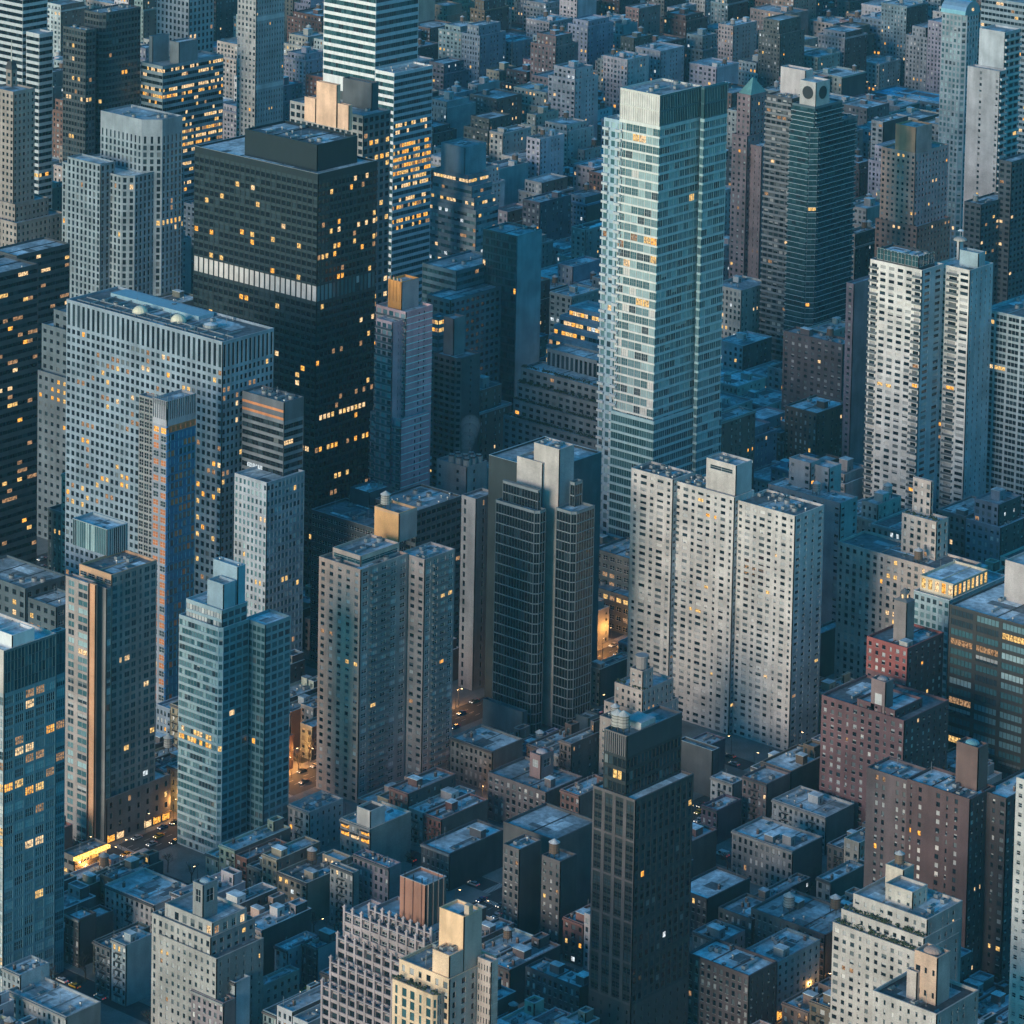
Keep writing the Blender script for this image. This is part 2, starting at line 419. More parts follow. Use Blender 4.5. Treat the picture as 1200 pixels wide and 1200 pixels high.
def ant_mesh(b): b.boxes([(-.05, .05, -.05, .05, 0, 4.2), (-.7, .7, -.03, .03, 3.6, 3.66), (-.5, .5, -.03, .03, 3.0, 3.06), (-.3, .3, -.3, .3, 0, .1)], METAL)
def pipe_mesh(b): b.boxes([(-2.6, 2.6, -.12, .0, .25, .37), (-2.6, 2.6, .12, .24, .25, .37), (-2.4, -2.2, -.2, .3, 0, .25), (2.2, 2.4, -.2, .3, 0, .25), (2.48, 2.6, 0, .12, .37, 1.2)], METAL)
def hatch_mesh(b): b.boxes([(-.6, .6, -.5, .5, 0, .6), (-.7, .7, -.6, .6, .6, .7)], PM(.2, .21, .22))
FURN = {'antenna': ant_mesh, 'pipe_run': pipe_mesh, 'roof_hatch': hatch_mesh, 'air_conditioner': ac_mesh, 'vent_pipe': vent_mesh, 'chimney': chim_mesh, 'skylight': sky_mesh, 'cooling_fan': fan_mesh, 'duct': duct_mesh}
def bulkhead(root, x, y, z, w_, d_, h_, m, rz=0):
    b = MB(); b.boxes([(0, w_, 0, d_, 0, h_)], m)
    o = b.obj('bulkhead', root, None, (x, y, z))
    c = MB(); c.boxes([(-.15, w_+.15, -.15, d_+.15, h_, h_+.18)], ROOFS[3]); c.obj('roof_slab', o)
    d = MB(); d.boxes([(w_*.35, w_*.35+.95, -.06, 0, 0, min(2.1, h_*.8))], PM(.10, .10, .11)); d.obj('door', o)
def furnish(root, x, y, z, w_, d_, n, kinds, avoid=(), tank=0, bulk=0, bm=None, ppm=3):
    occ = list(avoid)
    def place(rw, rd):
        for _ in range(25):
            if w_-rw-1.6 <= 0 or d_-rd-1.6 <= 0: return None
            px = x+.8+rng.random()*(w_-rw-1.6); py = y+.8+rng.random()*(d_-rd-1.6)
            if all(px+rw < a-.2 or px > b_+.2 or py+rd < c-.2 or py > e+.2 for a, b_, c, e in occ):
                occ.append((px, px+rw, py, py+rd)); return px, py
        return None
    for _ in range(bulk):
        rw, rd = rng.uniform(2.6, 4.6), rng.uniform(3, 6)
        q = place(rw, rd)
        if q: bulkhead(root, q[0], q[1], z, rw, rd, rng.uniform(2.6, 3.6), bm or W(.4, .38, .36))
    for _ in range(tank):
        q = place(4.2, 4.2)
        if q: water_tank(root, (q[0]+2.1, q[1]+2.1, z), rng.uniform(.85, 1.1), rng.random() < .3)
    for _ in range(n):
        k = kinds[rng.integers(len(kinds))]
        sz = {'antenna': (1.4, .6), 'pipe_run': (5.4, .8), 'roof_hatch': (1.4, 1.2), 'duct': (6.2, 3.2), 'cooling_fan': (2.8, 2.8), 'air_conditioner': (2.4, 1.8), 'skylight': (2.5, 1.8), 'chimney': (1.3, 1.), 'vent_pipe': (1.3, 1.3)}[k]
        q = place(*sz)
        if q:
            o = link(k, shared(k, FURN[k]), root, None, (q[0]+sz[0]/2, q[1]+(sz[1]/2 if k != 'duct' else .5), z))
            if k != 'duct' and rng.random() < .5: o.rotation_euler = (0, 0, math.pi/2) if k in ('chimney', 'vent_pipe', 'cooling_fan') else (0, 0, math.pi)
FE = {}
def fire_escape(root, o, U, Nn, u0, z0, nf, fh):
    key = (nf, round(fh, 1))
    if key not in FE:
        b = MB(); fr = (np.zeros(3), np.array([1., 0, 0]), np.array([0, -1., 0])); A = []
        for k in range(1, nf):
            z = k*fh
            A += [(0, 3.4, .05, 1.0, z-.05, z+.03), (0, 3.4, .96, 1.02, z+.85, z+.92), (0, 3.4, .96, 1.02, z+.45, z+.49), (0, .05, .05, .95, z+.85, z+.92), (3.35, 3.4, .05, .95, z+.85, z+.92)]
            A += [(u, u+.05, .97, 1.01, z+.03, z+.85) for u in np.linspace(0, 3.35, 6)]
            if k < nf-1:
                for s_ in range(8):
                    A.append((.5+s_*.27, .78+s_*.27, .5, .9, z+fh*s_/8, z+fh*s_/8+.1))
        b.boxes(A, STEEL, fr); FE[key] = b.mesh('fire_escape')
    rz = math.atan2(Nn[0], -Nn[1]); p = np.array([o[0]+U[0]*u0, o[1]+U[1]*u0, z0])
    lx = np.array([math.cos(rz), math.sin(rz)])
    if lx @ np.array(U[:2]) < 0: p[0] += U[0]*3.4; p[1] += U[1]*3.4
    link('fire_escape', FE[key], root, None, p, rz)
def tier(C, X, Y, w_, d_, z0, z1, st_l, st_r, core=None, ch=0., roof=None, parapet=1.0, cop=None, mpp=1.0, back=None, noroof=False):
    """one box-shaped volume: left face looks to -X, right face to -Y; styles may be lists of (height in px | None, style) from the top"""
    L0 = st_l if isinstance(st_l, dict) else st_l[0][1]
    wall = core or L0['wall']; pd = .35
    C.t += 1
    zc = z1-parapet if (not noroof and z1-z0 > 2.2) else z1
    bw = back or wall
    if ch <= 0: C.b('wall').boxes([(X+pd, X+w_, Y+pd, Y+d_, z0, zc)], bw)
    else:
        p = [(X+pd, Y+ch+pd*.5), (X+ch+pd*.5, Y+pd), (X+w_, Y+pd), (X+w_, Y+d_), (X+pd, Y+d_)]
        V = [(a, b, z0) for a, b in p]+[(a, b, zc) for a, b in p]
        C.b('wall').poly(V, [(0, 1, 6, 5), (1, 2, 7, 6), (2, 3, 8, 7), (3, 4, 9, 8), (4, 0, 5, 9), (9, 8, 7, 6, 5)][::1], bw)
        C.b('wall').poly([(a, b, z0) for a, b in p], [(4, 3, 2, 1, 0)], bw)
    faces = [((X, Y+max(ch, 0)), (0, 1), (-1, 0), d_-ch, st_l), ((X+max(ch, 0), Y), (1, 0), (0, -1), w_-ch, st_r)]
    if ch > 0:
        q = math.sqrt(.5); faces.append(((X+ch, Y), (-q, q), (-q, -q), ch/q, st_l))
    for o, U, Nn, L, st in faces:
        if isinstance(st, dict): facade(C, o, U, Nn, L, z0, z1, st)
        else:
            zt = z1
            for i, (hp, s) in enumerate(st):
                zb = z0 if hp is None else max(z0, zt-hp*mpp)
                facade(C, o, U, Nn, L, zb, zt, s); zt = zb
                if zt <= z0: break
    if noroof: return
    rm = roof or ROOFS[1]
    if z1-z0 > 2.2:
        a = pd
        C.b('roof').boxes([(X+a+ch*.0+(.0 if ch <= 0 else ch*.5), X+w_-.3, Y+a+(.0 if ch <= 0 else ch*.5), Y+d_-.3, zc, zc+.06)], rm)
        if w_*d_ > 70 and not any(x is rm for x in ()):
            PT = {}
            for q in range(int(min(7, 2+w_*d_/90))):
                a1, a2 = rng.uniform(1.5, max(2, w_*.5)), rng.uniform(1.5, max(2, d_*.4)); px = X+.6+rng.random()*max(.1, w_-a1-1.2); py = Y+.6+rng.random()*max(.1, d_-a2-1.2)
                PT.setdefault(int(rng.integers(4)), []).append((px, min(px+a1, X+w_-.5), py, min(py+a2, Y+d_-.5), zc+.064+q*.006, zc+.068+q*.006))
            for kk, vv in PT.items(): C.b('roof_patch').boxes(vv, ROOFS[kk])
            if d_ > 16 and C.ppm > 2.2:
                C.b('roof_kerb').boxes([(X+.5, X+w_-.5, Y+d_*f-.12, Y+d_*f+.12, zc+.06, zc+.45) for f in ((.5,) if d_ < 26 else (.33, .66))], cop or wall)
        C.b('parapet').boxes([(X+w_-.3, X+w_, Y+pd, Y+d_, zc, z1), (X+pd, X+w_-.3, Y+d_-.3, Y+d_, zc, z1)], bw)
        cm = cop or wall
        C.b('coping').boxes([(X-.08, X+.42, Y+ch, Y+d_+.06, z1, z1+.14), (X+w_-.4, X+w_+.06, Y-.08, Y+d_+.06, z1, z1+.14),
                             (X+max(.42, ch), X+w_-.4, Y-.08, Y+.42, z1, z1+.14), (X+.42, X+w_-.4, Y+d_-.4, Y+d_+.06, z1, z1+.14)], cm)
        if ch > 0:
            q = math.sqrt(.5); C.b('coping').boxes([(0, ch/q, -.4, .08, z1, z1+.14)], cm, (np.array([X+ch, Y, 0.]), np.array([-q, q, 0]), np.array([-q, -q, 0])))
    else:
        C.b('roof').boxes([(X-.02, X+w_+.02, Y-.02, Y+d_+.02, z1, z1+.1)], rm)
# ---------------------------------------------------------------- the named buildings
HER = []
def B(nick, name, label, cat, tiers, **k):
    HER.append(dict(nick=nick, name=name, label=label, cat=cat, tiers=tiers, **k))
def T(x, y, yb, L, R, l, r=None, on=None, **k):
    return dict(c=(x, y), yb=yb, L=L, R=R, l=l, r=r if r is not None else l, on=on, **k)  # r walls are often cooler and darker: shade put into the colour
blank = lambda m: S(wall=m, blank=True)
cream = W(.52, .47, .42); white = W(.66, .63, .61); limes = W(.42, .40, .38); tan = W(.50, .37, .27); orange = W(.62, .36, .18)
pink = W(.46, .33, .34); brownb = W(.17, .11, .095); redb = W(.30, .10, .085); darkb = W(.10, .075, .075); greyc = W(.26, .27, .28)
dkgrey = W(.10, .11, .12); black = W(.035, .037, .04); bluegrey = W(.26, .33, .38); steelw = PM(.016, .026, .033, .5, .1)
glassw = PM(.08, .17, .20, .35, .1); teal = W(.15, .24, .28); blind = W(.6, .6, .6); palem = PM(.5, .53, .55, .5)
MECH = ['air_conditioner', 'cooling_fan', 'duct', 'vent_pipe', 'pipe_run', 'antenna']; SMALL = ['vent_pipe', 'air_conditioner', 'skylight', 'pipe_run', 'roof_hatch', 'antenna']; TOWN = ['chimney', 'vent_pipe', 'skylight', 'air_conditioner', 'pipe_run', 'roof_hatch', 'antenna', 'duct']
# --- top left
st = S(wall=palem, ww=1, wh=.55, sill=.1, fh=4.2, bw=3, pal='off', mull=1, mm=glassw, spo=-.25, lit=.0)
B('blue striped tower', 'office_tower', 'blue office tower with pale horizontal stripes, cut by the top left corner of the photo', 'office tower',
  [T(27, -60, 330, -50, 56, st), T(46, 40, 335, 31, 62, var(st, rows={20: (.6, 'am')}))], vis=170)
st = S(wall=W(.08, .09, .10), ww=.8, wh=.6, fh=4.0, bw=2.6, pal='off', mull=1, mm=STEEL, sp=PM(.10, .12, .13, .3, .3), lit=.015)
B('dark glossy tower', 'office_tower', 'dark glossy office tower with a stepped top, left of the lit blue office block', 'office tower',
  [T(120, 16, 335, 99, 165, st, ch=6, furn=(8, MECH)), T(101, 36, 342, 74, 112, var(st, rows={7: (.4, 'am'), 10: (.3, 'wm')}), furn=(3, MECH))], vis=185)
st = S(wall=W(.20, .28, .33), ww=1, wh=.5, sill=.25, fh=4.1, bw=1.8, pal='off', mull=1, mm=glassw, lit=.10, lk=('wm', 'am', 'wm'), noind=1)
rw = {0: (.5, 'wm'), 3: (.75, 'wm'), 4: (.7, 'am'), 8: (.5, 'wm'), 10: (.8, 'am'), 11: (.6, 'wm'), 12: (.8, 'am'), 13: (.6, 'wm'), 15: (.6, 'wm')}
B('lit blue office', 'office_building', 'blue grey office block with whole floors lit warm yellow, under the white gridded tower', 'office block',
  [T(191, 78, 330, 165, 262, var(st, rows=rw), roof=ROOFS[1]), T(179, 43, 72, 165, 198, blank(W(.2, .26, .3)), on=0), T(210, 50, 74, 199, 232, blank(W(.16, .2, .23)), on=0)], vis=200)
st = S(wall=W(.38, .42, .45), ww=.5, wh=.6, fh=4.2, bw=3.6, pal='off', lit=.02)
B('white grid tower', 'office_tower', 'pale gridded tower rising out of the top edge, behind the lit blue office block', 'office tower',
  [T(222, -30, 290, 184, 251, st)], vis=60)
st = S(wall=W(.36, .31, .28), ww=[.5, .5, .5, .3], wh=.5, fh=3.8, bw=3.2, pal='off', lit=.0, sill_m=W(.4, .36, .33))
B('deco tower', 'apartment_tower', 'tan masonry tower with a dark hipped roof and mast, at the upper left edge', 'tower',
  [T(16, 108, 430, -12, 41, st), T(14, 82, 100, -6, 33, var(st, bw=6), on=0), T(18, 240, 432, -20, 57, var(st, lit=.005)), T(20, 262, 436, -30, 76, st)], vis=300, hip=1)
st = S(wall=W(.28, .34, .38), ww=.5, wh=.7, fh=3.9, bw=3.3, pal='off', lit=.01)
crown = S(wall=W(.30, .35, .39), ww=.35, wh=.5, sill=.0, fh=12, bw=3.3, pal='off', lit=0, top=6)
B('bow front tower', 'office_tower', 'blue grey stone tower with a bowed front and one glowing row of amber windows', 'office tower',
  [T(178, 143, 445, 118, 214, [(28, crown), (None, var(st, rows={11: (.85, 'am'), 12: (.2, 'wm')}))], ch=17, furn=(6, MECH)),
   T(118, 193, 447, 79, 135, st), T(150, 208, 450, 73, 216, var(st, rows={8: (.5, 'am')}), ch=11)], vis=335)
st = S(wall=W(.42, .42, .42), ww=.5, wh=.55, fh=3.6, bw=3.2, pal='res', lit=.01)
st2 = S(wall=W(.30, .33, .36), ww=.35, wh=.45, fh=3.6, bw=2.2, pal='off', lit=.02, sp=W(.27, .3, .33), spo=.2)
band = S(wall=W(.46, .48, .5), blank=True)
B('grey slab tower', 'apartment_tower', 'slender pale grey tower with dotted side panels framed in white, beside the stepped orange roof', 'tower',
  [T(301, -40, 310, 279, 334, st, [(60, st2), (5, band), (75, st2), (5, band), (None, st2)])], vis=150)
sw = S(wall=PM(.76, .76, .76), ww=1, wh=.58, sill=.22, fh=3.95, bw=1.9, pal='teal', mull=1, mm=PM(.5, .52, .53), spo=-.2, lit=.0, noind=1)
sb = var(sw, wall=PM(.36, .48, .56), pal='teal', mm=glassw, lit=.0)
sl_ = var(sb, rows={7: (.55, 'wm'), 8: (.2, 'wm'), 10: (.75, 'am'), 11: (.75, 'am'), 12: (.8, 'am'), 13: (.85, 'am'), 14: (.8, 'am'), 15: (.7, 'wm'), 16: (.5, 'wm'), 18: (.35, 'wm'), 19: (.7, 'am'), 21: (.75, 'am'), 22: (.7, 'am')})
B('striped white tower', 'office_tower', 'white and blue office tower wrapped in horizontal stripes, its lower right floors lit amber', 'office tower',
  [T(442, -80, 430, 381, 492, [(178, var(sw, fh=4.6)), (15, blank(WHITE)), (None, blank(dkgrey))], var(sb, fh=4.6)), T(462, 86, 440, 440, 507, var(sw, pal='teal', fh=4.3), sl_, furn=(8, MECH))], vis=340)
st = S(wall=W(.34, .33, .33), ww=.7, wh=.6, fh=4.2, bw=4.2, pal='off', lit=.04)
st2 = S(wall=W(.15, .17, .19), ww=.65, wh=.6, fh=4.2, bw=4.0, pal='off', lit=.16, rows={3: (.7, 'am'), 5: (.6, 'am')})
B('stepped orange roof', 'office_tower', 'office tower with a stepped blank peach coloured wall on its roof, behind the black tower', 'office tower',
  [T(426, 136, 520, 340, 458, st, st2, ch=0, furn=(4, MECH)),
   T(395, 100, 150, 371, 399, blank(W(.78, .50, .34)), on=0, free=1), T(370, 116, 144, 357, 374, blank(W(.76, .49, .34)), on=0, free=1), T(409, 124, 153, 396, 413, blank(W(.76, .49, .34)), on=0, free=1),  # beige panels, the warm evening light put into their peach colour
   T(436, 98, 128, 402, 446, blank(dkgrey), on=0)], vis=200)
st = S(wall=W(.27, .32, .36), ww=1, wh=.45, sill=.2, fh=4.2, bw=2.4, pal='tow', mull=1, mm=glassw, lit=.12, lk=('wm', 'cw', 'dim'), noind=1)
B('lit ziggurat office', 'office_building', 'stepped blue grey office building with pale lit ribbon windows and a blank box on top', 'office block',
  [T(545, 173, 410, 517, 570, blank(W(.3, .36, .4))), T(549, 206, 412, 508, 573, var(st, rows={0: (.85, 'wm')})), T(553, 219, 414, 507, 577, st), T(556, 233, 416, 505, 581, var(st, rows={0: (.45, 'wm')})), T(558, 247, 418, 503, 584, st)], vis=258)
st = S(wall=PM(.05, .10, .125, .3, .2), ww=1, wh=.74, fh=3.8, bw=1.9, pal='teal', mull=1, mm=PM(.06, .13, .15), lit=.0, rows={4: (.05, 'wm'), 7: (.1, 'am'), 20: (.05, 'wm')}, noind=1)
B('teal slab tower', 'office_tower', 'teal glass slab with a plain blank blue side wall, left of the tall glass tower', 'office tower',
  [T(606, 277, 560, 566, 635, st, blank(W(.22, .34, .40)), furn=(3, MECH))], vis=440)
# --- the tall glass tower
st = S(wall=PM(.66, .63, .58, .4), ww=.95, wh=.80, sill=.1, fh=4.35, bw=4.0, pal='gl', mull=3, mm=PM(.42, .44, .44), lit=.012, over=.3, sp=PM(.70, .70, .67, .4), spo=-.15)  # left face: dusk sky's reflection put into cream frames and pale panes
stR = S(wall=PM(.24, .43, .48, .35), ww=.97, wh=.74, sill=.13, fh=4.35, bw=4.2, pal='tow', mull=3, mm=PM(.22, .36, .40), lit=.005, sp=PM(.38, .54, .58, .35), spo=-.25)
cr = S(wall=PM(.62, .60, .56, .4), ww=.98, wh=.9, sill=.05, fh=6.2, bw=2.6, pal='white', mull=2, mm=PM(.5, .5, .47), lit=0, top=.6, noind=1)  # left crown: bright sky reflection painted as cream frames and white panes
crR = S(wall=glassw, ww=.98, wh=.9, sill=.05, fh=6.2, bw=2.6, pal='teal', mull=2, mm=PM(.10, .24, .27), lit=0, top=.6, noind=1)
stL = [(36, cr), (None, var(st, rows={13: (.12, 'am')}))]
low = var(stR, pal='teal', lit=.0, fh=4.3)
B('tall glass tower', 'glass_tower', 'tallest glass tower in the centre, cream on its left face, teal on its right', 'glass tower',
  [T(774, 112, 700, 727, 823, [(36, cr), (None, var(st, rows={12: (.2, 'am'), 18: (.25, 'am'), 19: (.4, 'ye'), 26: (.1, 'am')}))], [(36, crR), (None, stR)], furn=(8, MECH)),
   T(826, 103, 685, 822, 853, [(36, crR), (None, var(stR, pal='tow'))], [(36, crR), (None, var(stR, pal='tow'))]),
   T(730, 142, 687, 708, 745, S(wall=PM(.34, .46, .54), ww=.6, wh=.6, fh=4.35, bw=4.5, pal='tow', lit=.01, balc=[(0, 1), (2, 3)], bm=palem, noind=1), stR),
   T(766, 494, 702, 716, 846, low, low)], vis=640)
st = S(wall=W(.60, .62, .70), ww=1, wh=.5, sill=.2, fh=4.4, bw=2.6, pal='tow', mull=1, mm=palem, lit=.75, lk=('wm', 'am', 'cw', 'wm'))
B('lit terraces', 'apartment_building', 'terraced lilac grey building with warm lit ribbon windows, tucked behind the tall glass tower', 'apartment block',
  [T(738, 376, 560, 667, 760, var(st, lit=.7)), T(739, 390, 563, 656, 762, st), T(740, 403, 566, 649, 764, var(st, rows={0: (.7, 'am')})), T(741, 417, 569, 643, 766, var(st, rows={0: (.6, 'am')})), T(742, 430, 572, 640, 768, st)], vis=440)
st = S(wall=W(.20, .23, .25), ww=.55, wh=.5, fh=3.3, bw=4.4, pal='off', lit=.015)
B('dark terraces', 'apartment_building', 'broad dark terraced apartment house with planted setbacks, left of the foot of the glass tower', 'apartment block',
  [T(700, 423, 640, 641, 720, S(wall=W(.2, .24, .27), ww=.6, wh=.8, fh=14, bw=3, pal='off', lit=0, top=3)), T(716, 458, 660, 611, 740, st, plants=1), T(718, 478, 664, 606, 742, st, plants=1), T(719, 500, 668, 602, 745, st, plants=1), T(720, 522, 672, 590, 748, st, plants=1)], vis=610)
# --- top right
st = S(wall=W(.30, .22, .23), ww=.4, wh=.5, fh=3.4, bw=3.6, pal='res', lit=.02)
B('brick tower with green spire', 'apartment_tower', 'brown brick prewar tower with a small green pyramid roof, right of the glass tower crown', 'tower',
  [T(880, 112, 400, 864, 900, st), T(876, 160, 402, 858, 890, st), T(893, 172, 404, 872, 916, var(st, ww=.15))], vis=262, spire=1)
st = S(wall=W(.11, .12, .135), ww=.7, wh=.55, fh=3.2, bw=4, pal='res', lit=.02, balc='all', bm=W(.26, .27, .28))
B('brown balcony tower', 'apartment_tower', 'brown balconied tower with a blank white roof block, left of the round louvre tower', 'apartment tower',
  [T(929, 116, 445, 898, 956, st, var(st, balc=None), furn=(5, MECH)), T(949, 84, 113, 919, 958, blank(W(.62, .56, .54)), on=0)], vis=330)
st = S(wall=PM(.10, .16, .19), ww=1, wh=.85, sill=.08, fh=3.05, bw=2.6, pal='teal', mull=1, mm=glassw, lit=.006, balc='all', bm=PM(.55, .66, .72), bd=1.2, rail=G['tl2'], noind=1)
B('round louvre tower', 'apartment_tower', 'dark teal tower ringed by thin pale balcony lines, cream rooftop box with round black louvres', 'apartment tower',
  [T(955, 148, 455, 926, 1003, st, ch=7, furn=(3, MECH)), T(968, 128, 150, 940, 1000, st, on=0), T(972, 100, 128, 953, 988, blank(W(.58, .55, .52)), on=1)], vis=372, louvre=1)
st = S(wall=W(.45, .27, .22), ww=.45, wh=.5, fh=3.4, bw=3.6, pal='res', lit=.03)
B('terracotta tower', 'apartment_tower', 'terracotta coloured prewar tower with a square penthouse and tall central window strips', 'apartment tower',
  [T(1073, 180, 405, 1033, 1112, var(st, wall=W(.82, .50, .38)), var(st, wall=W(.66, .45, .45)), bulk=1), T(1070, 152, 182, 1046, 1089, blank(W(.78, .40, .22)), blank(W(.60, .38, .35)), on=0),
   T(1075, 266, 407, 1026, 1114, st)], vis=280)
st = S(wall=W(.36, .42, .46), ww=.6, wh=.6, fh=3.6, bw=3.0, pal='tow', mull=1, mm=palem, lit=.01, noind=1)
B('domed glass tower', 'glass_tower', 'slim grey glass tower under a glowing curved metal crown, at the top right', 'glass tower',
  [T(1131, 18, 345, 1104, 1147, st, ch=5)], vis=200, crown=1)
st = S(wall=W(.50, .53, .56), blank=True)
st2 = S(wall=W(.34, .38, .41), ww=.7, wh=.5, fh=4.2, bw=5, pal='off', lit=.02, balc='all', bm=palem)
B('white slab tower', 'apartment_tower', 'white tower with a tall blank side wall and stacked open balconies at its right corner', 'apartment tower',
  [T(1178, 38, 420, 1148, 1196, st, st2), T(1172, 84, 424, 1134, 1180, S(wall=W(.45, .45, .47), ww=[.4, 0, 0], wh=.5, fh=3.4, bw=4, pal='res'), st2)], vis=230)
st = S(wall=W(.20, .22, .24), ww=.9, wh=.5, fh=4, bw=3, pal='off', lit=.05)
B('far grey office', 'office_building', 'wide blue grey office block with dark ribbon windows in the top right corner', 'office block',
  [T(1225, 8, 270, 1150, 1290, var(st, wall=W(.34, .42, .46)))], vis=30)
st = S(wall=W(.10, .115, .13), ww=.6, wh=.5, fh=3.3, bw=4, pal='off', lit=.06, lk=('wm', 'dim'))
B('dark tower far right', 'apartment_tower', 'dark tower dotted with small pale lights against the right edge, under the white slab tower', 'apartment tower',
  [T(1186, 190, 450, 1171, 1230, st), T(1150, 240, 455, 1130, 1185, st, tank=1)], vis=330)
B('turquoise roof hall', 'hall', 'long low hall under a bright turquoise flat roof, behind the terracotta tower', 'hall',
  [T(1110, 124, 150, 1020, 1140, S(wall=W(.2, .24, .26), ww=.5, wh=.5, fh=4, bw=4, pal='off', lit=.02), roof=mat('roof', (.12, .55, .75), .8), furn=(4, SMALL))], vis=122)
# --- the white pair
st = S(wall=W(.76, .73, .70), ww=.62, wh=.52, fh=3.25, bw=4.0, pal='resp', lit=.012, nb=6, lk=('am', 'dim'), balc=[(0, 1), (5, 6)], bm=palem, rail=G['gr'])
stb = S(wall=W(.34, .43, .49), ww=.5, wh=.5, fh=3.25, bw=5, pal='res', lit=.0)  # right faces: same white brick, its shade put into the blue grey
B('white twin tower', 'apartment_tower', 'tall white brick tower in two offset wings with a rooftop radar box and satellite dish', 'apartment tower',
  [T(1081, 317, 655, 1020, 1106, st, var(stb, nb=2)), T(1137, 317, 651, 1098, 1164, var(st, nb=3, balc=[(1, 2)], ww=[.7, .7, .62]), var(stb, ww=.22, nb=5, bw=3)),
   T(1075, 303, 316, 1026, 1094, S(wall=STEEL, ww=.9, wh=.9, fh=5, bw=4, pal='teal', lit=0, top=.3), on=0, furn=(4, MECH)),
   T(1113, 279, 300, 1079, 1128, S(wall=W(.62, .6, .58), ww=.04, wh=.9, fh=7, bw=2.6, pal='dark', lit=0, top=.2, sill=.0), blank(W(.4, .5, .55)), on=1, furn=(1, ['cooling_fan'])),
   T(1150, 298, 314, 1128, 1158, blank(W(.3, .4, .45)), on=1)], vis=590, dish=1)
st = S(wall=W(.42, .48, .52), ww=.86, wh=.62, fh=3.25, bw=7.0, pal='off', mull=3, mm=palem, lit=.06, sp=PM(.30, .38, .42), spo=.12, lk=('am', 'wm', 'am'), noind=1)
B('dark grid slab', 'apartment_tower', 'dark glass slab with white vertical piers and scattered amber windows at the right edge', 'apartment tower',
  [T(1225, 378, 650, 1152, 1290, st, furn=(6, MECH))], vis=600)
st = S(wall=W(.30, .22, .25), ww=.35, wh=.5, fh=3.2, bw=6, pal='res', lit=.02)
B('mauve sliver tower', 'apartment_tower', 'narrow mauve brick tower squeezed against the left side of the white twin tower', 'apartment tower',
  [T(1001, 333, 600, 992, 1030, st, blank(W(.25, .2, .22)))], vis=540)
# --- left centre
st = S(wall=W(.27, .34, .41), ww=.6, wh=.58, fh=3.75, bw=2.8, pal='off', lit=.09, lk=('am', 'wm', 'dim', 'dim'), nb=31, rows={2: (.3, 'dim'), 3: (.3, 'dim')})
lv = S(wall=W(.29, .36, .43), ww=.52, wh=.98, sill=.0, fh=14, bw=2.8, pal='off', lit=0, nb=31, top=1.2)
rows = {k: (p, 'am') for k, p in {13: .12, 14: .2, 15: .15, 16: .22, 17: .3, 18: .22, 19: .28, 20: .2, 21: .25}.items()}
B('grey slab with colonnade top', 'office_tower', 'broad grey office slab with tall slots round its top and globes on the roof', 'office tower',
  [T(261, 401, 805, 78, 321, [(30, lv), (None, var(st, rows=rows))], [(30, var(lv, nb=12)), (None, var(st, nb=12))], roof=ROOFS[2], furn=(26, MECH),
     cop=W(.45, .48, .52))], vis=660, globes=1)
st = S(wall=steelw, ww=.74, wh=.62, sill=.19, fh=3.8, bw=2.2, pal='dark', lit=.02, nb=24, sp=PM(.03, .05, .06, .5, .1), lk=('am', 'wm', 'dim'), noind=1)
lvp = S(wall=steelw, ww=.8, wh=.97, sill=.01, fh=8, bw=2.2, pal='white', lit=0, nb=24, top=.2)
rws = {2: (.12, 'wm'), 4: (.15, 'wm'), 8: (.2, 'am'), 9: (.2, 'am'), 12: (.15, 'am')}
rR = {0: (.2, 'wm'), 1: (.25, 'am'), 5: (.25, 'am'), 6: (.2, 'wm'), 8: (.2, 'am'), 9: (.35, 'am'), 11: (.2, 'dim')}
rL = {3: (.12, 'wm'), 6: (.15, 'dim'), 12: (.5, 'dim'), 14: (.75, 'wm'), 18: (.4, 'am')}
B('black tower', 'office_tower', 'black steel and glass office tower with a band of pale louvre panels round its middle', 'office tower',
  [T(373, 204, 690, 228, 442, [(8, blank(steelw)), (122, var(st, rows=rws)), (19, lvp), (None, var(st, rows={4: (.12, 'am'), 10: (.12, 'wm')}))],
     [(8, blank(steelw)), (122, var(st, nb=15, rows=rR)), (19, var(lvp, nb=15, pal='tow')), (None, var(st, nb=15, rows=rL))], roof=ROOFS[3], cop=PM(.3, .33, .35)),  # right-hand louvre panels: same pale panels, shade painted as teal panes
   T(372, 170, 199, 287, 419, blank(steelw), on=0, roof=ROOFS[2], furn=(16, MECH))], vis=590)
st = S(wall=W(.13, .17, .20), ww=.45, wh=.45, fh=4.4, bw=5, pal='off', lit=.02, lk=('am',))
B('small stepped tower', 'office_building', 'narrow blue grey stepped tower half hidden left of the colonnade slab', 'office block',
  [T(98, 372, 640, 63, 120, var(st, lit=0)), T(95, 392, 642, 49, 122, var(st, lit=0)), T(93, 448, 645, 44, 124, var(st, wall=W(.15, .18, .21), bw=4.4, rows={0: (.2, 'am'), 1: (.5, 'am'), 2: (.6, 'am')}))], vis=520)
st = S(wall=W(.065, .075, .085), ww=1, wh=.45, fh=4.0, bw=3.2, pal='dark', mull=1, mm=STEEL, lit=.09, lk=('am', 'dim', 'dim', 'wm'))
B('dark ribbon tower', 'office_tower', 'dark office tower with broken ribbons of warm windows at the left edge', 'office tower',
  [T(-20, 325, 720, -60, 45, st, furn=(4, MECH)), T(20, 300, 560, -10, 82, var(st, lit=.06))], vis=640)
st = S(wall=W(.10, .13, .15), ww=.5, wh=.5, fh=4.5, bw=5, pal='dark', lit=.05)
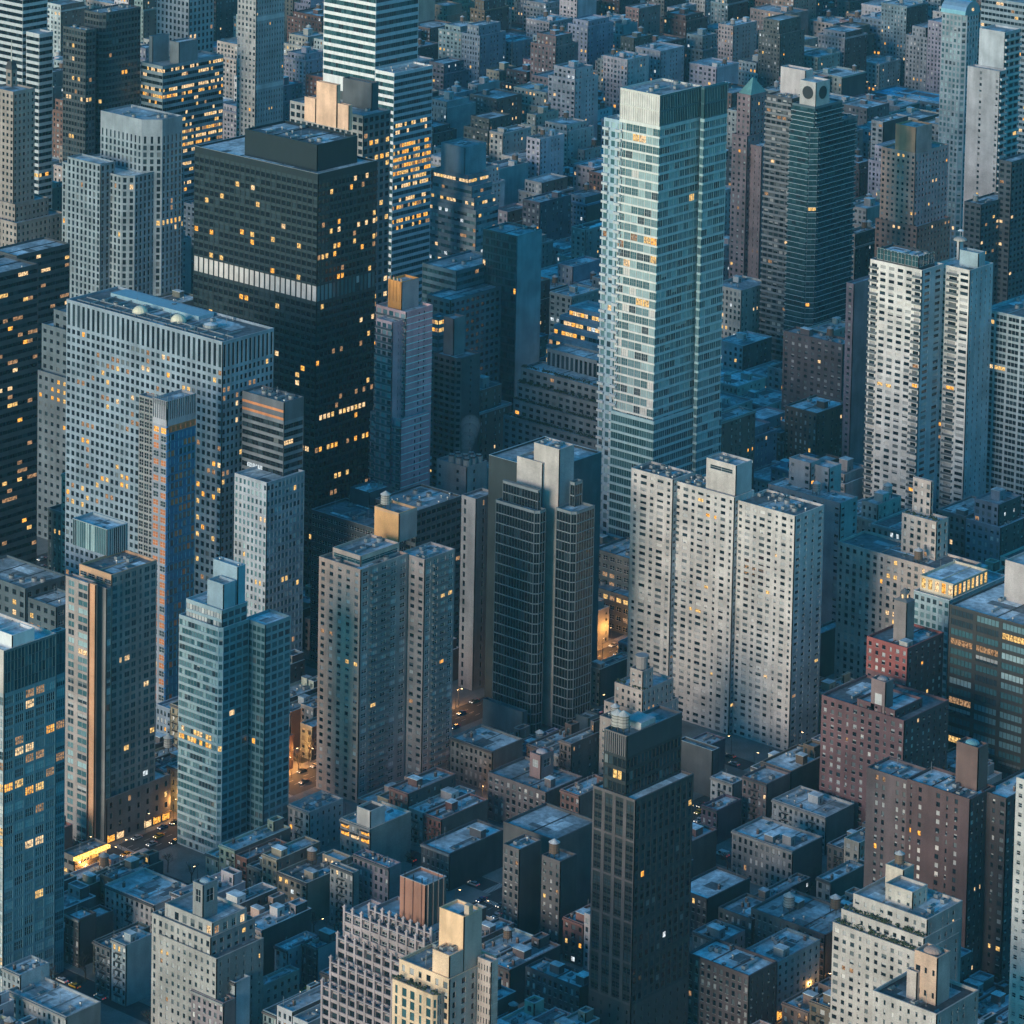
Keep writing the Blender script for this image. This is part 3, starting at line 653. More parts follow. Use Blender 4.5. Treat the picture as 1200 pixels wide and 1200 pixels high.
B('low dark block', 'office_building', 'low dark building with a flat roof and four amber windows, left of the brick tower', 'office block',
  [T(30, 690, 800, -40, 78, var(st, rows={1: (.4, 'am')}), furn=(5, MECH)), T(66, 712, 830, 33, 100, st, furn=(3, MECH))], vis=740)
# --- construction tower and neighbours
sc = S(wall=W(.30, .30, .31), ww=.85, wh=.8, fh=3.4, bw=3.6, pal='dark', lit=.01)
so_ = S(wall=W(.30, .32, .38), ww=.72, wh=.7, fh=3.6, bw=3.2, pal='orng', lit=.05, lk=('am',), nb=2)
sbl = S(wall=PM(.012, .13, .25, .7), ww=.8, wh=.72, fh=3.6, bw=2.4, pal='blue', lit=.012, lk=('am',), mull=1, mm=PM(.05, .30, .5), noind=1)
top_ = S(wall=W(.40, .40, .44), ww=.45, wh=.85, fh=11, bw=1.3, pal='dark', lit=0, top=1.2, noind=1)
B('blue wrapped tower', 'unfinished_tower', 'slender tower under construction, wrapped in blue netting with orange panels and a grey formwork crown', 'tower',
  [T(196, 471, 835, 179, 230, [(29, top_), (None, so_)], [(29, top_), (8, S(wall=W(.5, .2, .08), ww=.8, wh=.8, fh=4, bw=3, pal='orng', lit=0)), (None, sbl)], roof=ROOFS[1]),
   T(181, 468, 822, 163, 190, sc)], vis=820, forms=1)
st = S(wall=W(.18, .20, .23), ww=1, wh=.6, sill=.2, fh=3.5, bw=3, pal='off', mull=1, mm=STEEL, lit=.03, rows={6: (.4, 'cw'), 7: (.4, 'wm')})
obd = S(wall=W(.62, .24, .10), blank=True); dbd = S(wall=W(.12, .13, .15), blank=True)
stw = S(wall=W(.42, .46, .52), ww=.5, wh=.6, fh=3.5, bw=2.4, pal='tow', lit=.02)
B('orange striped tower', 'apartment_tower', 'dark tower with two orange bands near its top above a paler gridded lower half', 'apartment tower',
  [T(333, 472, 820, 284, 356, [(9, dbd), (3, obd), (6, dbd), (3, obd), (None, st)], [(22, dbd), (None, st)], furn=(12, MECH)),
   T(313, 566, 832, 275, 357, stw, var(stw, wall=W(.24, .32, .37), ww=.7))], vis=740)
st = S(wall=W(.80, .54, .55), ww=.7, wh=.66, fh=3.3, bw=4, pal='tow', lit=.01, balc='all', bm=PM(.6, .58, .58), bd=1.0, rail=G['gr'])
sr = S(wall=W(.88, .37, .42), ww=[0, 0, .22, .22], wh=.5, fh=3.3, bw=3.2, nb=5, pal='dark', lit=0, sp=W(.88, .37, .42), spo=.02, bands=1)  # right wall: reflected sky glow put into the extra red
B('pink banded tower', 'apartment_tower', 'slim pink apartment tower with thin white floor lines and an orange lit rooftop block', 'apartment tower',
  [T(476, 366, 690, 441, 507, st, sr), T(460, 378, 694, 441, 475, var(st, nb=3), sr),
   T(471, 331, 362, 455, 491, S(wall=W(.80, .36, .10), ww=.1, wh=.9, fh=9, bw=2.2, pal='orng', lit=0, top=.3), blank(W(.50, .36, .38)), on=0),  # rooftop block: warm low light put into the orange of its left wall
   T(470, 492, 696, 434, 503, st, sr)], vis=570, bandlines=1)
st = S(wall=W(.17, .15, .16), ww=.6, wh=.5, fh=3.2, bw=4, pal='dark', lit=.01, balc='all', bm=W(.2, .19, .2))
B('brown tower with slab', 'apartment_tower', 'dark brown apartment tower with a tall plain penthouse shaft, right of the pink tower', 'apartment tower',
  [T(538, 421, 645, 508, 563, st, S(wall=W(.14, .115, .12), ww=[0, .25], wh=.4, fh=3.2, bw=4, pal='dark', lit=.01), ch=5), T(532, 374, 415, 520, 545, blank(W(.26, .23, .24)), on=0)], vis=490)
st = S(wall=W(.16, .23, .27), ww=1, wh=.5, fh=4, bw=3, pal='teal', mull=1, mm=glassw, lit=.05)
B('swooping roof building', 'office_building', 'low teal building under a pale swooping roof, with one bright amber window wall', 'office block',
  [T(535, 318, 560, 495, 592, st, furn=(4, MECH)), T(528, 352, 575, 500, 592, S(wall=W(.16, .20, .23), ww=.6, wh=.5, fh=3.8, bw=4, pal='off', lit=.01)), T(514, 372, 590, 505, 524, var(st, lit=.0, rows={0: (1., 'am'), 1: (1., 'am')}))], vis=380)
st = S(wall=W(.27, .27, .28), ww=[0, .4, 0], wh=.4, fh=4, bw=4, pal='dark', lit=.01)
B('cooling tower block', 'apartment_building', 'plain grey block topped by a cluster of steaming cooling tanks, below the brown tower', 'apartment block',
  [T(547, 548, 730, 512, 571, st, roof=ROOFS[2], fans=1)], vis=570)
st = S(wall=W(.28, .28, .30), ww=[0, .3], wh=.6, fh=4, bw=3.4, pal='dark', lit=.02)
B('plain grey shaft', 'apartment_tower', 'plain grey concrete tower with one column of slit windows, left of the dark twin tower', 'tower',
  [T(558, 585, 810, 541, 582, st)], vis=745)
st = S(wall=W(.07, .085, .095), ww=.85, wh=.5, fh=3.6, bw=3.2, pal='dark', lit=.015, sp=W(.08, .10, .115))
B('dark office complex', 'office_building', 'wide dark flat roofed office building behind the peach topped brick tower', 'office block',
  [T(440, 620, 800, 365, 480, st, furn=(8, MECH), roof=ROOFS[2], cop=W(.25, .3, .33)), T(488, 599, 790, 440, 541, st, furn=(8, ['cooling_fan', 'vent_pipe']), roof=ROOFS[1], cop=W(.25, .3, .33)), T(433, 578, 770, 410, 460, blank(W(.09, .10, .115)), furn=(3, MECH))], vis=780)
# --- dark twin glass tower
st = S(wall=PM(.16, .18, .19, .5), ww=.97, wh=.9, sill=.05, fh=4.3, bw=1.6, pal='dark', mull=1, mm=PM(.15, .17, .18), lit=.006, lk=('am', 'wm'), spo=.12, sp=PM(.05, .065, .075), noind=1)
stl = var(st, spo=.1, sp=PM(.22, .25, .27))
core_ = W(.56, .50, .46)
B('dark twin glass tower', 'glass_tower', 'dark glass tower in two gridded wings with a blank cream shaft rising between them', 'glass tower',
  [T(630, 600, 862, 581, 640, stl, ch=5), T(673, 601, 866, 652, 697, stl, ch=5),
   T(656, 527, 853, 626, 673, blank(core_), blank(W(.27, .35, .40)), furn=(3, MECH)), T(636, 543, 848, 606, 655, blank(core_), blank(W(.27, .35, .40))),  # cream shaft; bluish shade put into the colour of its right sides
   T(637, 573, 594, 593, 642, stl, on=0, furn=(5, MECH)), T(674, 566, 592, 659, 695, stl, on=1, furn=(3, MECH)),
   T(640, 552, 840, 573, 705, blank(W(.04, .055, .06)), blank(W(.07, .11, .13)), roof=ROOFS[1], cop=W(.4, .5, .55)),
   T(613, 835, 866, 566, 618, blank(W(.13, .17, .19))), T(690, 842, 868, 664, 702, blank(W(.13, .17, .19)))], vis=862)
# --- white long slab
wp = [.35, .72, .4, .72, .35]
st = S(wall=W(.62, .565, .53), ww=wp, wh=.5, fh=2.85, bw=3.4, pal='resp', lit=.008, lk=('am', 'wm'), over=.5)
srr = S(wall=W(.40, .44, .47), ww=[.5, .4, .3], wh=.45, fh=2.85, nb=4, pal='res', lit=.02, rows={20: (.3, 'am'), 24: (.3, 'am')})  # right faces of the white slab, shade put into the wall colour
B('long white slab', 'apartment_tower', 'long white brick apartment slab stepping forward in three bays, with a boxy penthouse', 'apartment tower',
  [T(789, 562, 842, 740, 812, var(st, nb=5), srr, roof=ROOFS[2], furn=(7, ['cooling_fan', 'vent_pipe', 'air_conditioner'])),
   T(861, 583, 862, 791, 884, var(st, nb=8, ww=[.3, .6, .3, .5, .72, .4, .65, .4]), srr, roof=ROOFS[2], furn=(8, ['cooling_fan', 'vent_pipe'])),
   T(932, 605, 882, 864, 966, var(st, nb=8, ww=[.3, .6, .3, .5, .72, .4, .65, .4]), srr, roof=ROOFS[2], furn=(12, ['cooling_fan', 'vent_pipe', 'air_conditioner'])),
   T(863, 546, 581, 828, 893, [(6, blank(W(.6, .54, .5))), (7, S(wall=W(.6, .54, .5), ww=.75, nb=1, wh=.8, fh=3, pal='dark', lit=0, top=.1)), (None, blank(W(.6, .54, .5)))], blank(W(.38, .42, .45)), on=1, furn=(3, MECH))], vis=870)
st = S(wall=W(.36, .36, .37), ww=[.5, 0, .4], wh=.45, fh=3.3, bw=4, pal='res', lit=.02)
B('low cream blocks', 'apartment_building', 'cluster of plain cream penthouse blocks just behind the right end of the long white slab', 'apartment block',
  [T(950, 543, 745, 925, 962, st), T(972, 549, 748, 951, 986, st), T(985, 590, 765, 900, 1005, st, furn=(5, SMALL), tank=1)], vis=600)
st = S(wall=W(.14, .12, .13), ww=.45, wh=.5, fh=3.2, bw=4.2, pal='res', lit=.015)
B('broad dark brick block', 'apartment_building', 'broad dark brown brick apartment block in the gap left of the mauve sliver tower', 'apartment block',
  [T(988, 404, 560, 918, 1003, st, furn=(5, SMALL), bulk=1, tank=1)], vis=462)
st = S(wall=W(.54, .46, .42), ww=[.5, .35, .5], wh=.58, fh=3.3, bw=3.7, pal='resp', lit=.03, sill_m=W(.4, .38, .36))
B('tan grid apartment block', 'apartment_building', 'tan apartment block with deep window columns below a stepped tower, right of the long slab', 'apartment block',
  [T(1119, 673, 850, 982, 1150, st, furn=(5, SMALL), roof=ROOFS[2], tank=1), T(1098, 612, 655, 1057, 1130, st, on=0, plants=1), T(1099, 562, 600, 1077, 1114, st, on=1, tank=1)], vis=740)
st = S(wall=W(.32, .42, .46), ww=.6, wh=.6, fh=3.5, bw=3.2, pal='tow', lit=.02)
B('lit loggia building', 'apartment_building', 'pale blue building whose rooftop gallery glows warm white, left of the dark gridded office', 'apartment block',
  [T(1113, 704, 885, 1071, 1180, st, cop=WHITE), T(1135, 690, 706, 1079, 1175, S(wall=W(.7, .6, .45), ww=.6, wh=.7, fh=6, bw=3.4, pal='white', lit=1., lk=('wm', 'am'), top=.6), on=0, roof=ROOFS[3])], vis=790)
st = S(wall=PM(.045, .045, .045, .5), ww=.86, wh=.62, sill=.3, fh=4.25, nb=5, bw=9, pal='tow', mull=6, mm=STEEL, lit=.14, lk=('dim', 'dim', 'ye'), mh=0, rows={1: (.2, 'ye')}, noind=1)
B('dark gridded office', 'office_building', 'dark bronze gridded office block with a grey roof deck at the right edge', 'office block',
  [T(1265, 752, 965, 1113, 1330, st, roof=ROOFS[3], furn=(8, MECH), cop=PM(.1, .1, .1)), T(1235, 672, 716, 1178, 1290, blank(W(.50, .44, .42)), on=0)], vis=900)
# --- brick tower with sunlit-orange tank house
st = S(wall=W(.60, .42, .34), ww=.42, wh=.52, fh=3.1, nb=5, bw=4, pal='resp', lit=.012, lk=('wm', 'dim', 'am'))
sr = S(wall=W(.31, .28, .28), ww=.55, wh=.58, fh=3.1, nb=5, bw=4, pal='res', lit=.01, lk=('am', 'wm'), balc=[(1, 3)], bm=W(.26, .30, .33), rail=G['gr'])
s3 = S(wall=W(.46, .38, .36), ww=.5, wh=.5, fh=3.1, nb=3, bw=4, pal='resp', lit=.02)
B('peach topped brick tower', 'apartment_tower', 'beige brick twin wing apartment tower with an orange brick tank house on its roof', 'apartment tower',
  [T(423, 668, 942, 374, 478, st, sr, furn=(6, MECH), roof=ROOFS[2]),
   T(498, 656, 925, 470, 533, s3, var(sr, nb=4, balc=[(1, 3)]), furn=(4, MECH)),
   T(468, 602, 636, 439, 489, [(3, blank(W(.62, .36, .2))), (None, blank(W(.68, .36, .15)))], [(3, blank(W(.40, .32, .31))), (None, blank(W(.36, .27, .27)))], on=0, roof=ROOFS[1], tank=1, free=1),  # tank house: low sun painted orange on the left, shade grey on the right
   T(423, 652, 662, 390, 474, [(5, blank(W(.54, .41, .35))), (None, S(wall=W(.5, .38, .33), ww=.94, wh=.9, fh=3.6, nb=1, pal='teal', lit=0, top=.0))], on=0, furn=(6, MECH))], vis=930)
# --- brick and glass tower with ribbed penthouse
st = S(wall=W(.42, .32, .28), ww=.8, wh=.66, fh=3.3, nb=3, bw=4, pal='tow', mull=2, mm=palem, lit=.01, noind=1)
s1 = S(wall=W(.40, .34, .32), ww=[.8, .5], wh=.66, fh=3.3, nb=2, bw=4, pal='tow', mull=2, mm=palem, lit=.01, noind=1)
sr = S(wall=W(.26, .265, .26), ww=[.7, .35, .8], wh=.62, fh=3.3, nb=7, bw=4, pal='towr', mull=2, mm=glassw, lit=.02, lk=('wm', 'cw'), noind=1)
up = S(wall=W(.60, .36, .22), ww=.8, wh=.62, fh=3.6, nb=4, bw=4, pal='off', mull=1, lit=0, top=2.0)
B('ribbed penthouse tower', 'apartment_tower', 'brick and glass tower with one orange pilaster and a ribbed metal penthouse box', 'apartment tower',
  [T(131, 674, 985, 93, 184, [(22, up), (None, st)], sr, furn=(3, SMALL), roof=ROOFS[2]),
   T(125, 690, 990, 103, 131, blank(W(.22, .23, .24)), S(wall=glassw, ww=.9, wh=.8, fh=3.3, bw=2.5, pal='tow', lit=0)),
   T(104, 684, 990, 77, 112, s1, blank(W(.5, .34, .26))), T(112, 686, 992, 102, 114, blank(W(.66, .35, .2)), blank(W(.5, .28, .19))),
   T(126, 621, 652, 85, 150, S(wall=PM(.30, .37, .41), ww=.86, wh=.99, sill=0, fh=12, bw=1.1, pal='tow', lit=0, top=.1, over=0, noind=1), on=0, free=1),
   T(125, 937, 990, 77, 200, S(wall=W(.20, .19, .19), ww=.5, wh=.5, fh=3.6, bw=4.2, pal='dark', lit=.02), S(wall=W(.14, .145, .15), ww=.3, wh=.5, fh=4.2, bw=5, pal='dark', lit=.12, lk=('am', 'dim'))),
   ], vis=980)
st = S(wall=PM(.38, .48, .52, .45), ww=.98, wh=.66, sill=.2, fh=3.25, bw=1.7, pal='tow', mull=1, mm=palem, lit=.0, spo=-.05, rows={13: (.5, 'wm'), 14: (.6, 'am')}, over=.2, noind=1)
sr = S(wall=PM(.17, .28, .32, .4), ww=.8, wh=.66, sill=.2, fh=3.25, bw=3.4, pal='towr', mull=1, mm=glassw, lit=.02, lk=('wm', 'am'), noind=1)
B('teal glass twin tower', 'apartment_tower', 'pale teal glass apartment tower in two wings with smooth blue penthouse boxes', 'apartment tower',
  [T(259, 737, 1008, 210, 292, st, sr, ch=4), T(311, 733, 1000, 286, 341, var(sr, bw=2.4), sr, roof=ROOFS[3]),
   T(261, 716, 736, 219, 292, var(st, pal='crm', lit=0), sr, on=0), T(264, 686, 715, 245, 278, blank(W(.36, .46, .52)), blank(W(.28, .42, .48)), on=2), T(289, 668, 712, 260, 310, blank(W(.38, .50, .57)), blank(W(.16, .42, .52)), on=2, furn=(3, MECH))], vis=985)
st = S(wall=PM(.15, .27, .31, .4), ww=.8, wh=.74, sill=.13, fh=4.0, bw=5.0, pal='tow', mull=4, mm=PM(.20, .34, .38), lit=.05, lk=('am', 'wm', 'dim'), mh=1, rows={8: (.4, 'am'), 9: (.25, 'am')})
cr = S(wall=PM(.09, .15, .17, .4), ww=.97, wh=.97, sill=.01, fh=3.6, bw=1.6, pal='teal', mull=1, mm=PM(.10, .2, .22), lit=0, top=.8, noind=1)
B('corner glass tower', 'glass_tower', 'large dark teal glass tower filling the lower left edge, its roof crowded with white plant', 'glass tower',
  [T(5, 763, 1172, -70, 66, [(50, blank(W(.62, .56, .52))), (None, var(st, pal='crm', wall=W(.45, .5, .52)))], [(50, cr), (None, st)], furn=(10, MECH), roof=ROOFS[3]),
   T(66, 741, 1143, 60, 77, st, [(50, cr), (None, var(st, ww=.9))]), T(23, 748, 762, 6, 49, blank(WHITE), on=0)], vis=1120)
# --- right foreground
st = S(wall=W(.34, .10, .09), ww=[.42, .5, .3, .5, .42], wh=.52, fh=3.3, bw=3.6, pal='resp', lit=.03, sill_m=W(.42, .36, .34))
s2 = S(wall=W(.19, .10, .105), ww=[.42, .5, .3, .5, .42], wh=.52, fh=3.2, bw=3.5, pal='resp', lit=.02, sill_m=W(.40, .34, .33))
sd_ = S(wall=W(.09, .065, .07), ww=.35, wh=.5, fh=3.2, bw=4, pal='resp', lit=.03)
B('red brick block', 'apartment_building', 'stepped red brick prewar apartment block with white curtains and a lantern turret on its roof', 'apartment block',
  [T(1064, 760, 935, 1016, 1106, [(38, st), (None, s2)], sd_, furn=(4, TOWN), bulk=1, roof=ROOFS[2]), T(1063, 707, 752, 1048, 1072, S(wall=W(.26, .22, .21), blank=True), on=0, turret=1)], vis=830)
B('mauve brick block', 'apartment_building', 'mauve brick apartment block with a brick tank house, in front of the red brick block', 'apartment block',
  [T(1060, 845, 1000, 963, 1112, s2, sd_, furn=(4, TOWN), roof=ROOFS[2]), T(1030, 842, 850, 985, 1062, s2, sd_, on=0), T(1036, 801, 838, 1019, 1045, S(wall=W(.30, .21, .20), ww=.5, nb=1, nf=1, wh=.5, fh=9, top=3, pal='white', lit=0), blank(W(.2, .14, .14)), on=0, dome=1)], vis=925)
st = S(wall=W(.15, .11, .115), ww=[.4, .4, 0, .42, .42, 0], wh=.56, fh=3.3, bw=3.0, pal='resp', lit=.02, over=.8)
s2 = S(wall=W(.105, .065, .068), ww=[0, .35, .2, .42], wh=.54, fh=3.3, bw=3.8, pal='resp', lit=.015)
s3 = S(wall=W(.06, .05, .055), ww=[.5, .3, .3], wh=.5, fh=3.3, bw=3.6, pal='res', lit=.03, lk=('am', 'wm'))
B('big brown block', 'apartment_building', 'very large dark brown brick apartment block with a pale blue roof, at the right edge', 'apartment block',
  [T(1064, 915, 1140, 1016, 1090, st, s3, furn=(3, TOWN)), T(1137, 937, 1175, 1063, 1167, s2, s3, roof=ROOFS[3], furn=(8, TOWN), tank=0),
   T(1180, 936, 1172, 1150, 1260, s3, s3, roof=ROOFS[3], furn=(5, TOWN)), T(1147, 877, 925, 1121, 1166, blank(W(.16, .10, .09)), on=1, dome=2)], vis=1100)
st = S(wall=W(.52, .50, .49), ww=[.8, .4], wh=.5, fh=3.3, bw=3.4, pal='res', lit=.01)
B('white edge tower', 'apartment_tower', 'sliver of a white brick tower cut off by the lower right edge', 'apartment tower',
  [T(1235, 925, 1330, 1191, 1260, st)], vis=1200)
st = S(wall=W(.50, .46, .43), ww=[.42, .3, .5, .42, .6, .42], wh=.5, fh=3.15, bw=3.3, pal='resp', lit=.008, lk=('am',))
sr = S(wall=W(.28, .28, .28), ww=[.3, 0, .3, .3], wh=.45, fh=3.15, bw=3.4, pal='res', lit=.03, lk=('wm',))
B('cream stepped block', 'apartment_building', 'cream brick apartment block with terraces near its top and a square tank house, lower right', 'apartment block',
  [T(1087, 1078, 1300, 1000, 1128, st, sr, roof=ROOFS[1], furn=(4, SMALL)), T(1083, 1100, 1303, 986, 1126, st, sr, plants=1), T(1079, 1118, 1306, 976, 1124, st, sr, plants=1),
   T(1070, 1046, 1063, 1038, 1087, S(wall=W(.54, .49, .44), ww=.3, wh=.4, fh=3.2, nb=3, pal='res', lit=0, top=.5), on=0), T(1059, 1020, 1043, 1038, 1075, blank(W(.60, .52, .43)), blank(W(.36, .34, .32)), on=0, tank=1)], vis=1200)
st = S(wall=W(.50, .45, .42), ww=[.25, .3, .25, .3], wh=.5, fh=3.3, bw=3.0, pal='resp', lit=.0)
B('tan corner block', 'apartment_building', 'tan block with a black roof deck and orange domed tank house, bottom right', 'apartment block',
  [T(1098, 1189, 1420, 1023, 1147, st, sr, roof=ROOFS[4], furn=(6, SMALL)), T(1099, 1123, 1176, 1072, 1114, S(wall=W(.62, .42, .31), ww=[.3, .3, .6], wh=.25, nb=3, nf=2, pal='off', lit=0), blank(W(.38, .33, .32)), on=0, dome=3),
   T(1075, 1140, 1170, 1063, 1079, blank(W(.5, .42, .38)), on=0)], vis=1200)
# --- black foreground tower
st = S(wall=W(.10, .085, .09), ww=.7, wh=.7, sill=.15, fh=3.6, nb=4, pal='off', lit=.02, lk=('dim', 'cw'), sp=PM(.02, .026, .03), spo=.18, mull=2, mm=STEEL, rows={})
crs = S(wall=W(.115, .10, .105), blank=True)
def stack(s, n, hp): return [x for _ in range(n) for x in ((hp, s), (2.6, blank(s['wall'])))]+[(None, S(wall=W(.06, .06, .065), ww=[.2, .2], wh=.4, fh=3.3, bw=4, pal='dark', lit=0))]
sr = S(wall=W(.035, .042, .05), ww=.6, wh=.62, sill=.15, fh=3.6, nb=10, pal='off', lit=.012, lk=('cw', 'am', 'dim'), sp=PM(.03, .035, .04), spo=.15, mull=1, mm=STEEL, noind=1)
tp = S(wall=PM(.03, .035, .04, .5, .2), ww=.9, wh=.7, fh=4, bw=2, pal='off', lit=.06, lk=('am', 'wm'), mull=1, mm=STEEL, noind=1)
B('black pier tower', 'apartment_tower', 'near black foreground tower with brown piers and two pale tanks in its roof screen', 'apartment tower',
  [T(745, 938, 1250, 695, 813, [(3, crs)]+stack(st, 5, 45), [(3, blank(W(.035, .042, .05)))]+stack(sr, 5, 45), roof=ROOFS[3]),
   T(735, 863, 932, 708, 804, [(25, S(wall=PM(.14, .125, .13, .5), ww=.5, wh=.98, sill=0, fh=9, bw=.9, pal='dark', lit=0, top=.2, noind=1)), (None, tp)], [(25, blank(PM(.035, .045, .055, .5))), (None, var(tp, lit=.0))], on=0, roof=ROOFS[2], tanks2=1)], vis=1200)
st = S(wall=W(.44, .37, .34), ww=.4, wh=.5, fh=3.1, bw=3.0, pal='res', lit=.02)
B('cream prewar stack', 'apartment_building', 'cream prewar apartment block stepping up to a small drum turret, behind the black pier tower', 'apartment block',
  [T(753, 836, 935, 708, 795, st, sill=1), T(752, 812, 837, 719, 788, st, on=0, plants=1), T(752, 790, 812, 737, 764, st, on=1, drum=1)], vis=868)
B('beige drum annex', 'apartment_building', 'narrow beige building carrying an old water drum, behind the black pier tower', 'apartment block',
  [T(722, 845, 945, 703, 735, S(wall=W(.38, .32, .29), ww=.3, wh=.4, fh=3.2, bw=4, pal='res', lit=0), tank=1)], vis=870)
st = S(wall=W(.10, .11, .12), blank=True)
B('teal wall block', 'apartment_building', 'low dark block with a pale blue parapet wall, right of the black pier tower', 'house',
  [T(835, 880, 935, 795, 843, st, blank(W(.09, .10, .11)), cop=W(.3, .42, .48))], vis=905)
# --- bottom centre pair
st = S(wall=W(.36, .29, .30), ww=.72, wh=.7, sill=.12, fh=3.4, nb=9, bw=3.4, pal='dark', lit=.0, spo=.9, pd=1.3, sp=W(.10, .09, .10), balc='all', bm=W(.40, .33, .34), bd=.5, piers=1)
B('ornate balcony block', 'apartment_building', 'mauve stone apartment block with rows of finial topped piers and stepped balconies, bottom centre', 'apartment block',
  [T(507, 1095, 1330, 433, 540, st), T(499, 1106, 1334, 404, 530, st), T(492, 1138, 1337, 396, 525, st), T(482, 1166, 1340, 388, 520, st), T(470, 1193, 1343, 378, 510, st),
   T(499, 1038, 1085, 469, 531, S(wall=W(.36, .17, .12), ww=.12, wh=.9, nb=3, nf=1, pal='dark', lit=0, top=.5, fins=W(.22, .11, .09)), S(wall=W(.16, .10, .09), ww=.12, wh=.9, nb=4, nf=1, pal='dark', lit=0, top=.5, fins=W(.3, .22, .2)), on=0, cop=W(.45, .40, .38), roof=ROOFS[1])], vis=1200, finials=1)
st = S(wall=W(.80, .57, .38), ww=[.5, .35, .5, .35], wh=.6, fh=3.5, bw=3.6, pal='res', lit=.0, sill_m=W(.7, .6, .5))  # left walls: yellow-orange evening light put into the cream
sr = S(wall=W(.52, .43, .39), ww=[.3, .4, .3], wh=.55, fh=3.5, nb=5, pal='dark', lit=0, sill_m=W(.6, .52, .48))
B('cream corner tower', 'apartment_tower', 'bright cream limestone apartment tower with planted terraces and a tall square chimney block, bottom centre', 'apartment tower',
  [T(527, 1148, 1390, 468, 582, st, sr, furn=(5, MECH)), T(524, 1122, 1148, 504, 543, blank(W(.78, .54, .36)), blank(W(.5, .41, .37)), on=0, furn=(2, ['air_conditioner'])),
   T(547, 1076, 1140, 518, 568, blank(W(.84, .54, .32)), blank(W(.50, .41, .36)), on=0, chimney=1),
   T(510, 1168, 1393, 460, 527, S(wall=W(.80, .57, .38), ww=[.55, .3, .55], wh=.78, sill=.1, fh=3.5, bw=3.4, pal='teal', lit=0), sr, plants=1, ch=4),
   T(576, 1128, 1380, 560, 584, sr, sr)], vis=1200)
# --- townhouses and low blocks drawn from the photograph
def low(nick, label, c, yb, L, R, col, colr=None, cat='house', name='townhouse', roof=3, tiers=(), ww=.4, fh=3.2, bw=2.6, litp=.02, rb=None, fe=0, tank=0, bulk=0, n=6, cor=1, vis=None, pal='resp', kinds=TOWN, nf=None, **k):
    l = S(wall=W(*col), ww=(ww+.08 if isinstance(ww, float) else ww), wh=.6, sill=.22, fh=fh, bw=bw, pal=pal, lit=litp, sill_m=W(.4, .38, .36), nf=nf)
    cr_ = colr or tuple(q*.62 for q in col)  # right side wall: by default a shaded copy of the front colour
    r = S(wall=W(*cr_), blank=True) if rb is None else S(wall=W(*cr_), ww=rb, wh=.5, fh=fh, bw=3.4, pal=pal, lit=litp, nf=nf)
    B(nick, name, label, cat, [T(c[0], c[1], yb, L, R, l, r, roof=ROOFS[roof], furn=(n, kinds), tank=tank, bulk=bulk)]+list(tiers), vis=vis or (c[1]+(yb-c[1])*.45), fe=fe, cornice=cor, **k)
wt = (.55, .51, .50); bg_ = (.36, .34, .31); br = (.14, .095, .085); dk_ = (.09, .085, .09); tl = (.24, .32, .36); mv = (.24, .18, .185)
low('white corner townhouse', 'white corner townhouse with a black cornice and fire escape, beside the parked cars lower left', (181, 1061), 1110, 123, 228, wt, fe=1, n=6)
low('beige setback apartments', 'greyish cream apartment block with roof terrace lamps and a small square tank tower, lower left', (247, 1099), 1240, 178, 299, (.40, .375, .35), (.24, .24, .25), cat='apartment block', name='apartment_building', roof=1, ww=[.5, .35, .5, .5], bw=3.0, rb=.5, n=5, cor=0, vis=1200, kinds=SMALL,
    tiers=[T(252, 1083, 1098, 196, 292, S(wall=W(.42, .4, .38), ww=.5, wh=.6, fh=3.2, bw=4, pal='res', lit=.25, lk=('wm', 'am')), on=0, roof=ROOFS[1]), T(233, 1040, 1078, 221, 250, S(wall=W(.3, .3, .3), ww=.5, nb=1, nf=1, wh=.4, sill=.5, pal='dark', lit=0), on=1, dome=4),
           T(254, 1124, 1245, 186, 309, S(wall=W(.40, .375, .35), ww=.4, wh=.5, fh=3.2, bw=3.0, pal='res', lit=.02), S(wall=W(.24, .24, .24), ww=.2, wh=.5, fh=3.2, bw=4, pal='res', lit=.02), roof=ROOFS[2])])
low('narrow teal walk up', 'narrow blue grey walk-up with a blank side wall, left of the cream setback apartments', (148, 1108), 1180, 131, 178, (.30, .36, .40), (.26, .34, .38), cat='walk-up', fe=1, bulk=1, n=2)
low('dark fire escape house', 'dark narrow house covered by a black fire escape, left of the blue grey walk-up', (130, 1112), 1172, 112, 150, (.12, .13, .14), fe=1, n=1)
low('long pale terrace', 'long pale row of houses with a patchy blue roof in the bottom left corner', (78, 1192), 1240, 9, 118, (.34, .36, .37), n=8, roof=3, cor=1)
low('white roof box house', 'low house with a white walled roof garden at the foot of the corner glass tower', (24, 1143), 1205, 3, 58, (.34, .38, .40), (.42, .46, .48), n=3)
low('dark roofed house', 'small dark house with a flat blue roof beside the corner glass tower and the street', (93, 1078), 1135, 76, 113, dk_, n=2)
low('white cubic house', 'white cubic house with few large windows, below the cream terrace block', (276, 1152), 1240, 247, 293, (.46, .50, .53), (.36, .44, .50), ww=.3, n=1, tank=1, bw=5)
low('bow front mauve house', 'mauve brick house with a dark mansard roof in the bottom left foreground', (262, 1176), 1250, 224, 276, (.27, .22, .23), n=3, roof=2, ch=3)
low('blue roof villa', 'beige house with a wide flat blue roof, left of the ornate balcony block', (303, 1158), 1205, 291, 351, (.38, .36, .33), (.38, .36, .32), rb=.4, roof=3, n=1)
low('arched roof house', 'pale blue house with an arched dormer on its roof, behind the blue roof villa', (337, 1114), 1160, 322, 374, (.30, .36, .40), (.30, .36, .40), rb=.3, n=2)
